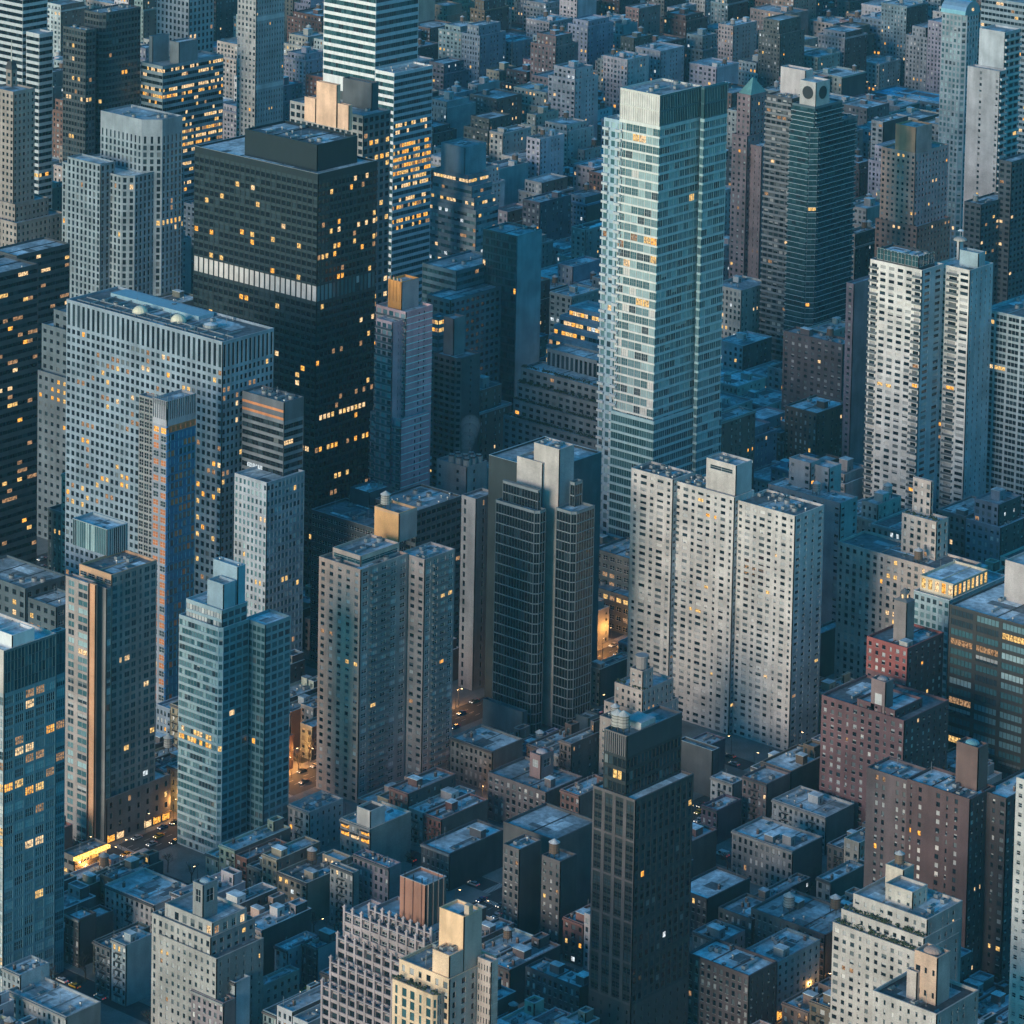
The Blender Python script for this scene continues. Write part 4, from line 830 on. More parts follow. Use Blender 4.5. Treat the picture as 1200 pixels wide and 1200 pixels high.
low('dark box house', 'dark brick house with a plain pale side wall, left of the ornate balcony block', (372, 1112), 1160, 354, 403, dk_, (.3, .35, .38), n=2, bulk=1)
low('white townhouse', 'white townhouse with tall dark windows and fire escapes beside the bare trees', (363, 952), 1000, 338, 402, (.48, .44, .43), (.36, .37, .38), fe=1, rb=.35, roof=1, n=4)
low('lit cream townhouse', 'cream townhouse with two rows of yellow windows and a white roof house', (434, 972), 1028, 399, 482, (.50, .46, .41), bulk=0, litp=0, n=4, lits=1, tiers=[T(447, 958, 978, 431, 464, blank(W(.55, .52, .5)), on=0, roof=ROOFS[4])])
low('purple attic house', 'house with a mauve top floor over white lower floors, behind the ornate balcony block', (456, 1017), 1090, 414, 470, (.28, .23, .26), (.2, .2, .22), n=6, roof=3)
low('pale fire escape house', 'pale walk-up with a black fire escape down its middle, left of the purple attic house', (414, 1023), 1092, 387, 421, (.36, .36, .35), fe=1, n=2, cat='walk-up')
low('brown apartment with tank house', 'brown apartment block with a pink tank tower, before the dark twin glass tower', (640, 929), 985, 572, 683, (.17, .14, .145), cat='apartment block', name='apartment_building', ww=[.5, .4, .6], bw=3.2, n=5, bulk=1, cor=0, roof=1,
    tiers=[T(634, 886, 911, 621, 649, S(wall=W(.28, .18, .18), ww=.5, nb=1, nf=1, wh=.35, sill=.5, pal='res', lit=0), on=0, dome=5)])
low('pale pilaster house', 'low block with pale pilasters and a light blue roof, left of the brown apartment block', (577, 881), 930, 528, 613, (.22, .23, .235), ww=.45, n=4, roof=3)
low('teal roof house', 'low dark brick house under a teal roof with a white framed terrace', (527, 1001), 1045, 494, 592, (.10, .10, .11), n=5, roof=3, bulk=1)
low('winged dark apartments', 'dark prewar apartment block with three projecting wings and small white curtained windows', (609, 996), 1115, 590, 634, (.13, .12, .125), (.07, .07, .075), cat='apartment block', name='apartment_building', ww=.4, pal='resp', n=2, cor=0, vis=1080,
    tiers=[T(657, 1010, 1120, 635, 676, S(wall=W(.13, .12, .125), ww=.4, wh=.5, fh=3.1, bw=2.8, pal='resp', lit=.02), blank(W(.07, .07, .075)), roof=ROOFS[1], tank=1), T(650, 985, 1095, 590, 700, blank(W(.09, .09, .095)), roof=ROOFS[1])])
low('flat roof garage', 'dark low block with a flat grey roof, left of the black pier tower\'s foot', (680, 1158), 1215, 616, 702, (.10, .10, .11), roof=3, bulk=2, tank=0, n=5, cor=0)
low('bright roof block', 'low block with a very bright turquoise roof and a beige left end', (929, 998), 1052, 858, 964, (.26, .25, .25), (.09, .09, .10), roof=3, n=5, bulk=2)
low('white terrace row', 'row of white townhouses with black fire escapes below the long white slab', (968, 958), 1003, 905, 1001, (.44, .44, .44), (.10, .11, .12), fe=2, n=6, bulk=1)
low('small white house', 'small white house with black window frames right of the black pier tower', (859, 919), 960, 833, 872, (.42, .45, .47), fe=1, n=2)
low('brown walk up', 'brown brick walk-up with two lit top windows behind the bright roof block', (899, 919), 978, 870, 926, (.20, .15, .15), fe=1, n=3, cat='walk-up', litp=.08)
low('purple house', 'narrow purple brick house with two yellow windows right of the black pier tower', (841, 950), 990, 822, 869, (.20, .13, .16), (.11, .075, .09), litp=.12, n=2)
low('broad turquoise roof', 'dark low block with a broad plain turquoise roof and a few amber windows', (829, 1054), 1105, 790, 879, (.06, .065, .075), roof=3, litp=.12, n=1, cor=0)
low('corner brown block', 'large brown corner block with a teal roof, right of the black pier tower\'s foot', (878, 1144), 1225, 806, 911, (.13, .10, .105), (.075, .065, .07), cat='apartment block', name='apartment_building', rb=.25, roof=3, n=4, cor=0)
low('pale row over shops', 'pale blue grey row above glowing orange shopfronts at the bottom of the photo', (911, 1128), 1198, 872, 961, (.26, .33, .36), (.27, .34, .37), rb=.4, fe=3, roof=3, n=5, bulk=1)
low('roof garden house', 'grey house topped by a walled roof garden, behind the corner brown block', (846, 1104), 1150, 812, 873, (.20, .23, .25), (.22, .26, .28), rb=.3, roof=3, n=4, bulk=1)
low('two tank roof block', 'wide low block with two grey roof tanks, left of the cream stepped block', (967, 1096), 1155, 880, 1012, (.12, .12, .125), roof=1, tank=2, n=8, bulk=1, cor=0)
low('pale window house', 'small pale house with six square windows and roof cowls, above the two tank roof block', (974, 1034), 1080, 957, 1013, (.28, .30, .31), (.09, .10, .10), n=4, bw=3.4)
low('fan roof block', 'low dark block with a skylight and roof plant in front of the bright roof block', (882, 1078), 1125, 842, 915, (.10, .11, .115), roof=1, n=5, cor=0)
st = S(wall=W(.16, .15, .14), ww=.8, wh=.4, fh=4, bw=4, pal='dark', lit=.2, lk=('am',))
B('lit shop row', 'shop_building', 'low shop building with a glowing yellow canopy, before the ribbed penthouse tower', 'shop',
  [T(87, 1004, 1040, 72, 126, st, S(wall=W(.14, .13, .12), ww=.85, wh=.5, fh=4.2, bw=4, pal='dark', lit=.75, lk=('am', 'wm')), furn=(3, SMALL))], vis=1030, canopy=1)
st = S(wall=W(.12, .14, .15), ww=.7, wh=.5, fh=4, bw=4, pal='dark', lit=.05)
B('amber window low block', 'office_building', 'low dark block with big amber windows, left of the long white slab', 'office block',
  [T(737, 700, 745, 690, 780, var(st, rows={0: (.9, 'am')}), furn=(4, MECH)), T(738, 655, 735, 697, 775, st, furn=(5, MECH))], vis=712)
# ---------------------------------------------------------------- solve the named buildings
def solve_all():
    for h in HER:
        S_ = []
        for t in h['tiers']:
            z0 = 0.0 if t['on'] is None else S_[t['on']][5]
            X, Y, w_, d_, a, b = solve(t['c'][0], t['c'][1], t['yb'], z0, t['L'], t['R'])
            if t['on'] is not None and not t.get('free'):      # keep rooftop volumes on their roof
                P = S_[t['on']]
                X = min(max(X, P[0]+.6), P[0]+P[2]-2); Y = min(max(Y, P[1]+.6), P[1]+P[3]-2)
                w_ = min(w_, P[0]+P[2]-.6-X); d_ = min(d_, P[1]+P[3]-.6-Y)
                a = P[5]-1.0
                w_ = max(w_, 1.5); d_ = max(d_, 1.5)
            S_.append((X, Y, w_, d_, a, b))
        h['sol'] = S_
        h['fp'] = [s for s, t in zip(S_, h['tiers']) if t['on'] is None]
solve_all()
def depth(X, Y): return float((np.array([X, Y, 0])-CO) @ CF)
# ---------------------------------------------------------------- ordinary houses of the street grid
AVE = [520, 748, 885, 1022, 1160, 1300, 1440, 1640, 1840, 2040, 2240, 2440, 2640, 2840, 3040]
STR = [958+82*k for k in range(-4, 34)]
FILL = []
CN = [('cream', (.44, .41, .37)), ('light grey', (.36, .37, .38)), ('brown brick', (.16, .105, .09)), ('red brick', (.22, .11, .09)), ('dark grey', (.13, .135, .14)),
      ('tan', (.33, .27, .22)), ('white', (.52, .52, .52)), ('blue grey', (.24, .29, .33)), ('mauve brick', (.24, .17, .18)), ('charcoal', (.07, .075, .08))]
def overlap(a, b, m=.4): return a[0] < b[0]+b[2]+m and b[0] < a[0]+a[2]+m and a[1] < b[1]+b[3]+m and b[1] < a[1]+a[3]+m
HFP = [f for h in HER for f in h['fp']]
def hero_spans():
    out = []
    for h in HER:
        if h.get('vis') is None: continue
        L = min(t['L'] for t in h['tiers'] if t['on'] is None); R = max(t['R'] for t in h['tiers'] if t['on'] is None)
        f = h['sol'][0]; c = proj((f[0], f[1], f[5]))
        ml = (proj((f[0], f[1]+20, 0))[1]-proj((f[0], f[1], 0))[1])/(proj((f[0], f[1]+20, 0))[0]-proj((f[0], f[1], 0))[0])
        mr = (proj((f[0]+20, f[1], 0))[1]-proj((f[0], f[1], 0))[1])/(proj((f[0]+20, f[1], 0))[0]-proj((f[0], f[1], 0))[0])
        out.append((L, R, h['vis'], c[0], ml, mr, depth(f[0], f[1])))
    return out
HSP = hero_spans()
def fit_height(X, Y, w_, d_, H):
    """lower a filler until it hides nothing of a named building that the photograph shows"""
    dp = depth(X+w_/2, Y+d_/2)
    for _ in range(14):
        pts = [proj((X+a, Y+b, H)) for a in (0, w_) for b in (0, d_)]
        bad = False
        for L, R, vis, cx, ml, mr, hd in HSP:
            if hd < dp: continue
            for px, py in pts:
                if L-1 < px < R+1:
                    vy = vis+(ml if px < cx else mr)*(px-cx)*.9
                    if py < vy: bad = True
            if bad: break
        if not bad: return H
        H *= .86
        if H < 7: return 0
    return 0
for i in range(len(STR)-1):
    bx0, bx1 = STR[i]+9, STR[i+1]-9
    for j in range(len(AVE)-1):
        by0, by1 = AVE[j]+12, AVE[j+1]-12
        for row in (0, 1):
            y = by0
            while y < by1-6:
                cxm, cym = (bx0+bx1)/2, y
                far = depth(cxm, cym)
                mid = far > 1750
                lw = rng.uniform(6, 11.5) if not mid else rng.uniform(10, 22) if far < 2500 else rng.uniform(13, 27)
                if rng.random() < .12: lw *= 1.5
                lw = min(lw, by1-y)
                if by1-y-lw < 6: lw = by1-y
                dd = rng.uniform(20, 30.5) if not mid else rng.uniform(24, 31)
                H = float(rng.choice([12.5, 14.5, 16.5, 18.5, 21, 27], p=[.13, .22, .25, .2, .13, .07])) if not mid else float(rng.choice([17, 23, 31, 40, 50, 64], p=[.13, .2, .23, .2, .16, .08]))
                X0 = bx0 if row == 0 else bx1-dd
                rc = (X0, y+.05, dd, lw-.1)
                y += lw
                pc = [proj((rc[0]+a, rc[1]+b, z)) for a in (0, rc[2]) for b in (0, rc[3]) for z in (0, H)]
                xs = [p[0] for p in pc]; ys = [p[1] for p in pc]
                if max(xs) < -5 or min(xs) > 1205 or max(ys) < -5 or min(ys) > 1205: continue
                if any(overlap(rc, f) for f in HFP): continue
                H = fit_height(*rc, H)
                if H <= 0: continue
                FILL.append(dict(rc=rc, H=H, row=row, far=far, ppm=FPX/far))
# ---------------------------------------------------------------- what the camera can see
tri_v = []; tri_f = []; owner = []
def addbox(x, y, w_, d_, z0, z1, oid):
    b = len(tri_v)
    for q in _BOX: tri_v.append((x+q[0]*w_, y+q[1]*d_, z0+q[2]*(z1-z0)))
    for f in _BF: tri_f.append([b+int(i) for i in f]); owner.append(oid)
for k, h in enumerate(HER):
    for s in h['sol']: addbox(*s, k)
for k, f in enumerate(FILL): addbox(f['rc'][0], f['rc'][1], f['rc'][2], f['rc'][3], 0, f['H'], 1000+k)
bvh = BVHTree.FromPolygons(tri_v, tri_f)
from collections import Counter
SEEN = Counter(); CEN = {}
ovec = Vector(CO)
for yy in range(1, 1200, 3):
    for xx in range(1, 1200, 3):
        loc, nrm, idx, dist = bvh.ray_cast(ovec, Vector(ray(xx, yy)))
        if idx is not None:
            o_ = owner[idx]; SEEN[o_] += 1
            c_ = CEN.setdefault(o_, [0, 0]); c_[0] += xx; c_[1] += yy
for k in CEN: CEN[k] = (CEN[k][0]/SEEN[k], CEN[k][1]/SEEN[k])
def visible(P, tol=1.5):
    p = Vector(P); d = p-ovec; L = d.length
    x, y = proj(P)
    if not (0 < x < 1200 and 0 < y < 1200): return False
    hit = bvh.ray_cast(ovec, d.normalized(), L-tol)
    return hit[0] is None
FILL = [dict(f, id=1000+k, seen=SEEN[1000+k]) for k, f in enumerate(FILL)]
print('fill candidates', len(FILL), 'seen', sum(f['seen'] > 3 for f in FILL))
for k, h in enumerate(HER):
    h['seen'] = SEEN[k]; h['id'] = k
    if SEEN[k] < 30: print('few px', h['nick'], SEEN[k])
    for h2 in HER[:k]:
        m = [1 for a in h['fp'] for b in h2['fp'] if overlap(a, b, -.5)]
        if m: print('collide', h['nick'], '|', h2['nick'])
FILL = [f for f in FILL if f['seen'] > 3]
# ---------------------------------------------------------------- ground, streets
def struct(name, b, label=None):
    o = b.obj(name); o['kind'] = 'structure'; return o
asph = mat('asphalt', (.055, .057, .06), .85); pave = mat('asphalt', (.20, .20, .19), .9); soil = mat('roof', (.06, .065, .05), .95)
b = MB(); b.boxes([(-600, 6000, -600, 6000, -1, 0)], asph); struct('ground', b)
pv = 0
for i in range(len(STR)-1):
    for j in range(len(AVE)-1):
        x0, x1, y0, y1 = STR[i]+5, STR[i+1]-5, AVE[j]+8, AVE[j+1]-8
        xy = [proj((a, c, 0)) for a in (x0, x1) for c in (y0, y1)]
        if max(p[0] for p in xy) < 0 or min(p[0] for p in xy) > 1200 or max(p[1] for p in xy) < 0 or min(p[1] for p in xy) > 1230: continue
        b = MB(); b.boxes([(x0, x1, y0, y1, 0, .13)], pave); o = struct('pavement', b)
        b = MB(); b.boxes([(STR[i]+38, STR[i+1]-38, AVE[j]+13, AVE[j+1]-13, .13, .16)], soil); b.obj('back_yard', o)
b = MB(); A = []
lw = PM(.55, .55, .52, .8)
for y in AVE[:6]:
    for dy in (-3.4, 0, 3.4):
        A += [(x, x+3, y+dy-.08, y+dy+.08, .004, .012) for x in np.arange(700, 1500, 9.) if all(abs(x+1.5-s) > 12 for s in STR)]
for s in STR:
    for y in AVE[:6]:
        if s > 1500: continue
        for k in range(-8, 9):
            A += [(s-11.5, s-8.9, y+k*.95-.25, y+k*.95+.25, .004, .012), (s+8.9, s+11.5, y+k*.95-.25, y+k*.95+.25, .004, .012)]
        for k in range(-5, 6):
            A += [(s+k*.95-.25, s+k*.95+.25, y-12.5, y-9.5, .004, .012), (s+k*.95-.25, s+k*.95+.25, y+9.5, y+12.5, .004, .012)]
b.boxes(A, lw); struct('road_marking', b)
# ---------------------------------------------------------------- the named buildings
def lo(h, s): return s[0]-h['o'][0], s[1]-h['o'][1]
def dome(C, x, y, r, z, m, k=.7):
    b = MB(); n = 14; V = []; F = []
    for i in range(5):
        a = math.pi/2*i/5
        for j in range(n): V.append((x+r*math.cos(a)*math.cos(2*math.pi*j/n), y+r*math.cos(a)*math.sin(2*math.pi*j/n), z+r*k*math.sin(a)))
    V.append((x, y, z+r*k))
    for i in range(4):
        for j in range(n): F.append((i*n+j, i*n+(j+1) % n, (i+1)*n+(j+1) % n, (i+1)*n+j))
    for j in range(n): F.append((4*n+j, 4*n+(j+1) % n, 5*n))
    b.poly(V, F, m); b.obj('dome', C.root)
def plants(C, X, Y, w_, d_, z):
    b = MB(); gm = mat('painted', (.035, .055, .03), .95)
    for _ in range(int(d_*1.1)):
        u = rng.uniform(0, d_); r = rng.uniform(.3, .7); cx = X+.9; cy_ = Y+u
        for _ in range(7):
            p = rng.normal(0, .45, 3); b.boxes([(cx+p[0]-.18, cx+p[0]+.18, cy_+p[1]-.18, cy_+p[1]+.18, z+.5+abs(p[2])-.15, z+.5+abs(p[2])+.2)], gm)
    b.obj('terrace_planting', C.root, 'stuff')
def pyramid(C, name, X, Y, w_, d_, z, hh, m, top=0.0):
    b = MB(); cx, cy_ = X+w_/2, Y+d_/2; t = top
    V = [(X, Y, z), (X+w_, Y, z), (X+w_, Y+d_, z), (X, Y+d_, z), (cx-t, cy_-t, z+hh), (cx+t, cy_-t, z+hh), (cx+t, cy_+t, z+hh), (cx-t, cy_+t, z+hh)]
    b.poly(V, [(0, 1, 5, 4), (1, 2, 6, 5), (2, 3, 7, 6), (3, 0, 4, 7), (4, 5, 6, 7)], m); return b.obj(name, C.root)
for h in HER:
    s0 = h['sol'][0]
    root = link(h['name'], None, loc=(s0[0], s0[1], 0)); tag(root, h['label'], h['cat'])
    h['o'] = s0; h['root'] = root; ppm = FPX/depth(s0[0], s0[1])
    C = Ctx(root, ppm, 2); h['C'] = C
    for k, (s, t) in enumerate(zip(h['sol'], h['tiers'])):
        X, Y = lo(h, s); w_, d_, z0, z1 = s[2], s[3], s[4], s[5]
        pxh = proj((s[0], s[1], z0))[1]-proj((s[0], s[1], z1))[1]; mpp = (z1-z0)/max(pxh, 1)
        tier(C, X, Y, w_, d_, z0, z1, t['l'], t['r'], ch=min(t.get('ch', 0)/ppm*1.0, min(w_, d_)*.45), roof=t.get('roof') or ROOFS[[1, 0, 3][k % 3]], cop=t.get('cop'), mpp=mpp)
        above = [(lo(h, q)[0], lo(h, q)[0]+q[2], lo(h, q)[1], lo(h, q)[1]+q[3]) for q, u in zip(h['sol'], h['tiers']) if (u['on'] == k) or (q is not s and q[5] > z1 and u['on'] is None)]
        if t.get('furn') or t.get('tank') or t.get('bulk'):
            n_, kk = t.get('furn') or (0, MECH)
            if rng.random() < .5 and n_ >= 3: n_ += 2
            furnish(root, X, Y, z1-.94 if z1-z0 > 2.2 else z1+.1, w_, d_, n_+(2 if t['on'] is None else 0), kk, above, t.get('tank', 0), t.get('bulk', 0), t['l']['wall'] if isinstance(t['l'], dict) else None)
        if t.get('plants'): plants(C, X, Y, w_, d_, z1)
        if t.get('fans'):
            for q in range(8): 
                o = link('cooling_tank', shared('cooling_fan', fan_mesh), root, None, (X+2.6+(q % 3)*4.2, Y+2.4+(q//3)*4.6, z1-.9)); o.scale = (1.35, 1.35, 2.2)
        if t.get('dome'):
            dm = {1: W(.45, .36, .34), 2: W(.18, .42, .48), 3: W(.5, .34, .28), 4: W(.3, .42, .48), 5: W(.5, .42, .42)}[t['dome']]
            dome(C, X+w_/2, Y+d_/2, min(w_, d_)*.42, z1-.3, dm, .55)
        if t.get('turret'):
            pyramid(C, 'turret_roof', X-.3, Y-.3, w_+.6, d_+.6, z1+.1, 1.2, W(.15, .16, .17), 1.3)
            b = MB(); b.cyl((X+w_/2, Y+d_/2), 1.5, z1, z1+3.2, W(.2, .2, .2), 8); b.cyl((X+w_/2, Y+d_/2), 2.0, z1+3.2, z1+5.2, W(.14, .15, .16), 8, .1); ln = b.obj('lantern', root)
            b = MB(); b.boxes([(X+w_/2-1.6, X+w_/2-1.5, Y+d_/2-.4, Y+d_/2+.4, z1+.9, z1+2.6), (X+w_/2-.4, X+w_/2+.4, Y+d_/2-1.62, Y+d_/2-1.5, z1+.9, z1+2.6)], G['wm']); b.obj('lantern_window', ln)
        if t.get('tanks2'):
            for q in (0, 1): water_tank(root, (X+3.0+q*.6, Y+d_-3.4 if q == 0 else Y+d_*.45, z1-.9), 1.15, True)
            b = MB(); b.boxes([(X+9, X+17, Y+1.2, Y+d_-1.2, z1-.9, z1+1.8)], W(.4, .42, .43)); b.obj('plant_room', root)
        if t.get('drum'):
            b = MB(); b.cyl((X+w_/2, Y+d_/2), min(w_, d_)*.36, z1, z1+5, W(.3, .27, .26), 12); b.cyl((X+w_/2, Y+d_/2), min(w_, d_)*.42, z1+5, z1+5.4, W(.36, .33, .32), 12); b.obj('drum_turret', root)
        if t.get('chimney'):
            b = MB(); b.boxes([(X+w_*.25, X+w_*.25+2, Y-.05, Y+2, z1-.5, z1+3)], W(.55, .42, .32)); b.obj('chimney', root)
    # particulars
    s = h['sol'][0]; z1 = s[5]; w_, d_ = s[2], s[3]
    if h.get('hip'):
        q = h['sol'][1]; x, y = lo(h, q); pyramid(C, 'hipped_roof', x-.4, y-.4, q[2]+.8, q[3]+.8, q[5], 4.5, W(.08, .08, .085), 1.5)
        b = MB(); b.tube((x+q[2]/2, y+q[3]/2, q[5]+4), (x+q[2]/2, y+q[3]/2, q[5]+17), .5, .12, METAL, 6); b.obj('mast', root)
    if h.get('spire'):
        pyramid(C, 'green_spire', .5, .5, w_-1, d_-1, z1, 9, W(.16, .36, .34), .2)
    if h.get('louvre'):
        q = h['sol'][2]; x, y = lo(h, q); r = min(q[2], q[3])*.33; zc = (q[4]+q[5])/2+1
        for nm, cc, ax in (('louvre', (x-.08, y+q[3]/2), 0), ('louvre', (x+q[2]/2, y-.08), 1)):
            b = MB(); n = 20; V = []
            for e in (0, .35):
                for j in range(n):
                    a = 2*math.pi*j/n; u = r*math.cos(a); v = r*math.sin(a)
                    V.append((cc[0]-.1+e, cc[1]+u, zc+v) if ax == 0 else (cc[0]+u, cc[1]-.1+e, zc+v))
            b.poly(V, [(j, (j+1) % n, n+(j+1) % n, n+j) for j in range(n)]+[tuple(range(n))], PM(.03, .035, .04)); b.obj(nm, root)
    if h.get('crown'):
        b = MB(); n = 10; V = []; F = []
        for i in range(n+1):
            a = math.pi*i/n; V += [(w_/2-math.cos(a)*w_*.55, -.5, z1+math.sin(a)*8), (w_/2-math.cos(a)*w_*.55, d_+.5, z1+math.sin(a)*8)]
        for i in range(n): F.append((2*i, 2*i+2, 2*i+3, 2*i+1))
        F.append(tuple(range(0, 2*n+2, 2))); b.poly(V, F, PM(.45, .62, .70, .25, .6)); b.obj('curved_crown', root)
        b = MB(); b.boxes([(w_*.45, w_*.55, -1.0, -.6, z1+2, z1+3.6)], G['wm']); b.obj('crown_light', root)
    if h.get('dish'):
        q = h['sol'][3]; x, y = lo(h, q)
        dome(C, x+q[2]/2, y+q[3]/2, 3.4, q[5]-.3, W(.55, .50, .44), .45)
        b = MB(); b.tube((x+q[2]-1, y+1, q[5]), (x+q[2]-1, y+1, q[5]+5), .15, .15, METAL); b.cyl((x+q[2]-1, y+1), 1.6, q[5]+4.2, q[5]+4.9, WHITE, 12, .4); b.obj('satellite_dish', root)
    if h.get('globes'):
        for fx, fy in ((.30, .62), (.38, .40)): dome(C, w_*fx, d_*fy, 3.6, z1-.9, PM(.8, .72, .52, .5), .95)
        b = MB()
        for k_ in range(9): b.boxes([(3, w_*.62, d_*.08+k_*d_*.1, d_*.08+k_*d_*.1+.5, z1-.5, z1)], METAL)
        b.boxes([(w_*.30, w_*.31, 3, d_-3, z1-.5, z1), (w_*.12, w_*.13, 3, d_-3, z1-.5, z1)], METAL); b.obj('roof_grillage', root, 'stuff')
        b = MB(); b.boxes([(w_*.62, w_*.92, d_*.35, d_*.92, z1-.9, z1+.8)], PM(.30, .45, .52, .5)); b.obj('raised_deck', root)
        b = MB(); b.cyl((w_*.45, d_*.22), 3.4, z1-.9, z1+1, METAL, 16); b.cyl((w_*.45, d_*.22), 3.0, z1+1, z1+1.8, WHITE, 16, .3); b.obj('roof_tank', root)
    if h.get('forms'):
        b = MB()
        for k_ in range(12):
            b.tube((w_*(k_ % 6)/5, d_*(k_//6), z1-3), (w_*(k_ % 6)/5, d_*(k_//6), z1+rng.uniform(1.5, 4)), .12, .1, METAL, 4)
        for k_ in range(8): b.tube((-.1, d_*k_/7, z1-2), (-.1, d_*k_/7, z1+rng.uniform(1, 3.5)), .12, .1, METAL, 4)
        b.obj('reinforcing_bars', root, 'stuff')
        b = MB()
        for k_ in range(36): b.boxes([(5.8, w_+6, -2.2, -1.6, k_*3.6, k_*3.6+.22)] if False else [(-.9, -.05, -1.0, -.1, k_*3.6, k_*3.6+.3)], PM(.04, .25, .6))
        for dx in (-.9, -.15): b.boxes([(dx, dx+.12, -1.0, -.88, 0, z1-12)], PM(.04, .25, .6))
        b.obj('hoist_track', root, 'stuff')
    if h.get('bandlines'):
        sq = h['sol'][0]; b = MB(); n = 42; bz = sq[5]/n
        q = h['sol'][-1]; x, y = lo(h, q)
        b.boxes([(.1, w_, -.10, 0.01, k_*bz, k_*bz+.45) for k_ in range(int(q[5]/bz)+1, n)]+[(x+.1, x+q[2], y-.10, y-.01, k_*bz, k_*bz+.45) for k_ in range(int(q[5]/bz)+1)], PM(.9, .84, .84)); b.obj('floor_band', root, 'stuff')
        q = h['sol'][2]; x, y = lo(h, q); b = MB()
        for k_ in range(4): b.cyl((x+.5, y+.8+k_*(q[3]-1.6)/3), .45, q[5]-.5, q[5]+1.4, W(.66, .45, .3), 8)
        b.obj('chimney_pot', root)
    if h.get('finials'):
        b = MB(); c_ = MB()
        for q in h['sol'][:5]:
            x, y = lo(h, q); nb = 9; bw = q[3]/nb
            for j in range(nb+1):
                u = y+min(max(j*bw, .3), q[3]-.3)
                b.boxes([(x-.75, x-.05, u-.42, u+.42, 0, q[5]+1.6), (x-.95, x+.15, u-.6, u+.6, q[5]+1.6, q[5]+2.0)], W(.40, .33, .34))
                c_.cyl((x-.4, u), .5, q[5]+2.0, q[5]+2.6, W(.45, .38, .38), 8, .15)
            b.boxes([(x-.7, x-.1, y, y+q[3], z, z+.35) for z in np.arange(q[5]-13.6, q[5]+.2, 3.4)], W(.42, .35, .36))
            for jj in (1, 3, 5):
                if rng.random() < .8: C.b('lamp').boxes([(x-.02, x+.12, y+jj*bw+.4, y+jj*bw+1.0, q[5]-2.6, q[5]-1.2)], G['am']) if q is h['sol'][1] else None
        b.obj('stone_pier', root, 'stuff'); c_.obj('finial', root, 'stuff')
    if h.get('canopy'):
        b = MB(); b.boxes([(-.5, w_, -1.6, -.05, z1-1.4, z1-.2)], lit('lit_canopy', (1, .55, .12), 1.3)); b.obj('lit_canopy', root)
    if h.get('lits'):
        st_ = h['tiers'][0]['l']
    if h.get('fe'):
        nf = max(3, round((s[5]-1)/3.2)); fh = (s[5]-1)/nf
        for q in range(h['fe']):
            fire_escape(root, (0, 0), (0, 1), (-1, 0), max(.2, d_*(q+.5)/h['fe']-1.7), 0, nf, fh)
    if h.get('cornice'):
        b = MB(); b.boxes([(-.75, -.09, -.1, d_, z1-.9, z1-.1)], W(.10, .10, .105) if rng.random() < .6 else W(.3, .29, .28)); b.obj('cornice', root)
    finish(C)
# extra lit ground floors on named buildings
def shops(nick, tix, zb, zt, side='R', prob=.6, off=0.0, lo_=0, hi_=1):
    h = next(q for q in HER if q['nick'] == nick); s = h['sol'][tix]; x, y = lo(h, s); L = s[2] if side == 'R' else s[3]
    n = max(2, int(L*(hi_-lo_)/4.5)); k0 = L*lo_
    for i in range(n):
        if rng.random() > prob: continue
        a = k0+(i+.12)*L*(hi_-lo_)/n; e = k0+(i+.88)*L*(hi_-lo_)/n
        b = MB()
        if side == 'R': b.boxes([(x+a, x+e, y-.12-off, y-.03-off, zb, zt)], G[['am', 'wm', 'am'][i % 3]])
        else: b.boxes([(x-.12-off, x-.03-off, y+a, y+e, zb, zt)], G[['am', 'wm', 'am'][i % 3]])
        o = b.obj('shop_window', h['root'])
        c = MB(); c.boxes([(x+a-.2, x+e+.2, y-1.3, y-.13, zt+.1, zt+.35)] if side == 'R' else [(x-1.3, x-.13, y+a-.2, y+e+.2, zt+.1, zt+.35)], PM(.12, .10, .09)); c.obj('awning', h['root'])
shops('ribbed penthouse tower', 5, .6, 3.6, 'R', .75); shops('lit shop row', 0, .5, 3.4, 'R', .95)
shops('pale row over shops', 0, .5, 3.8, 'R', 1.0); shops('corner brown block', 0, .5, 3.2, 'R', .3, 0, .6, 1); shops('lit shop row', 0, 5.0, 7.0, 'R', .9)
shops('lit cream townhouse', 0, 13.2, 14.9, 'L', 1.0); shops('lit cream townhouse', 0, 16.2, 17.6, 'L', .6)
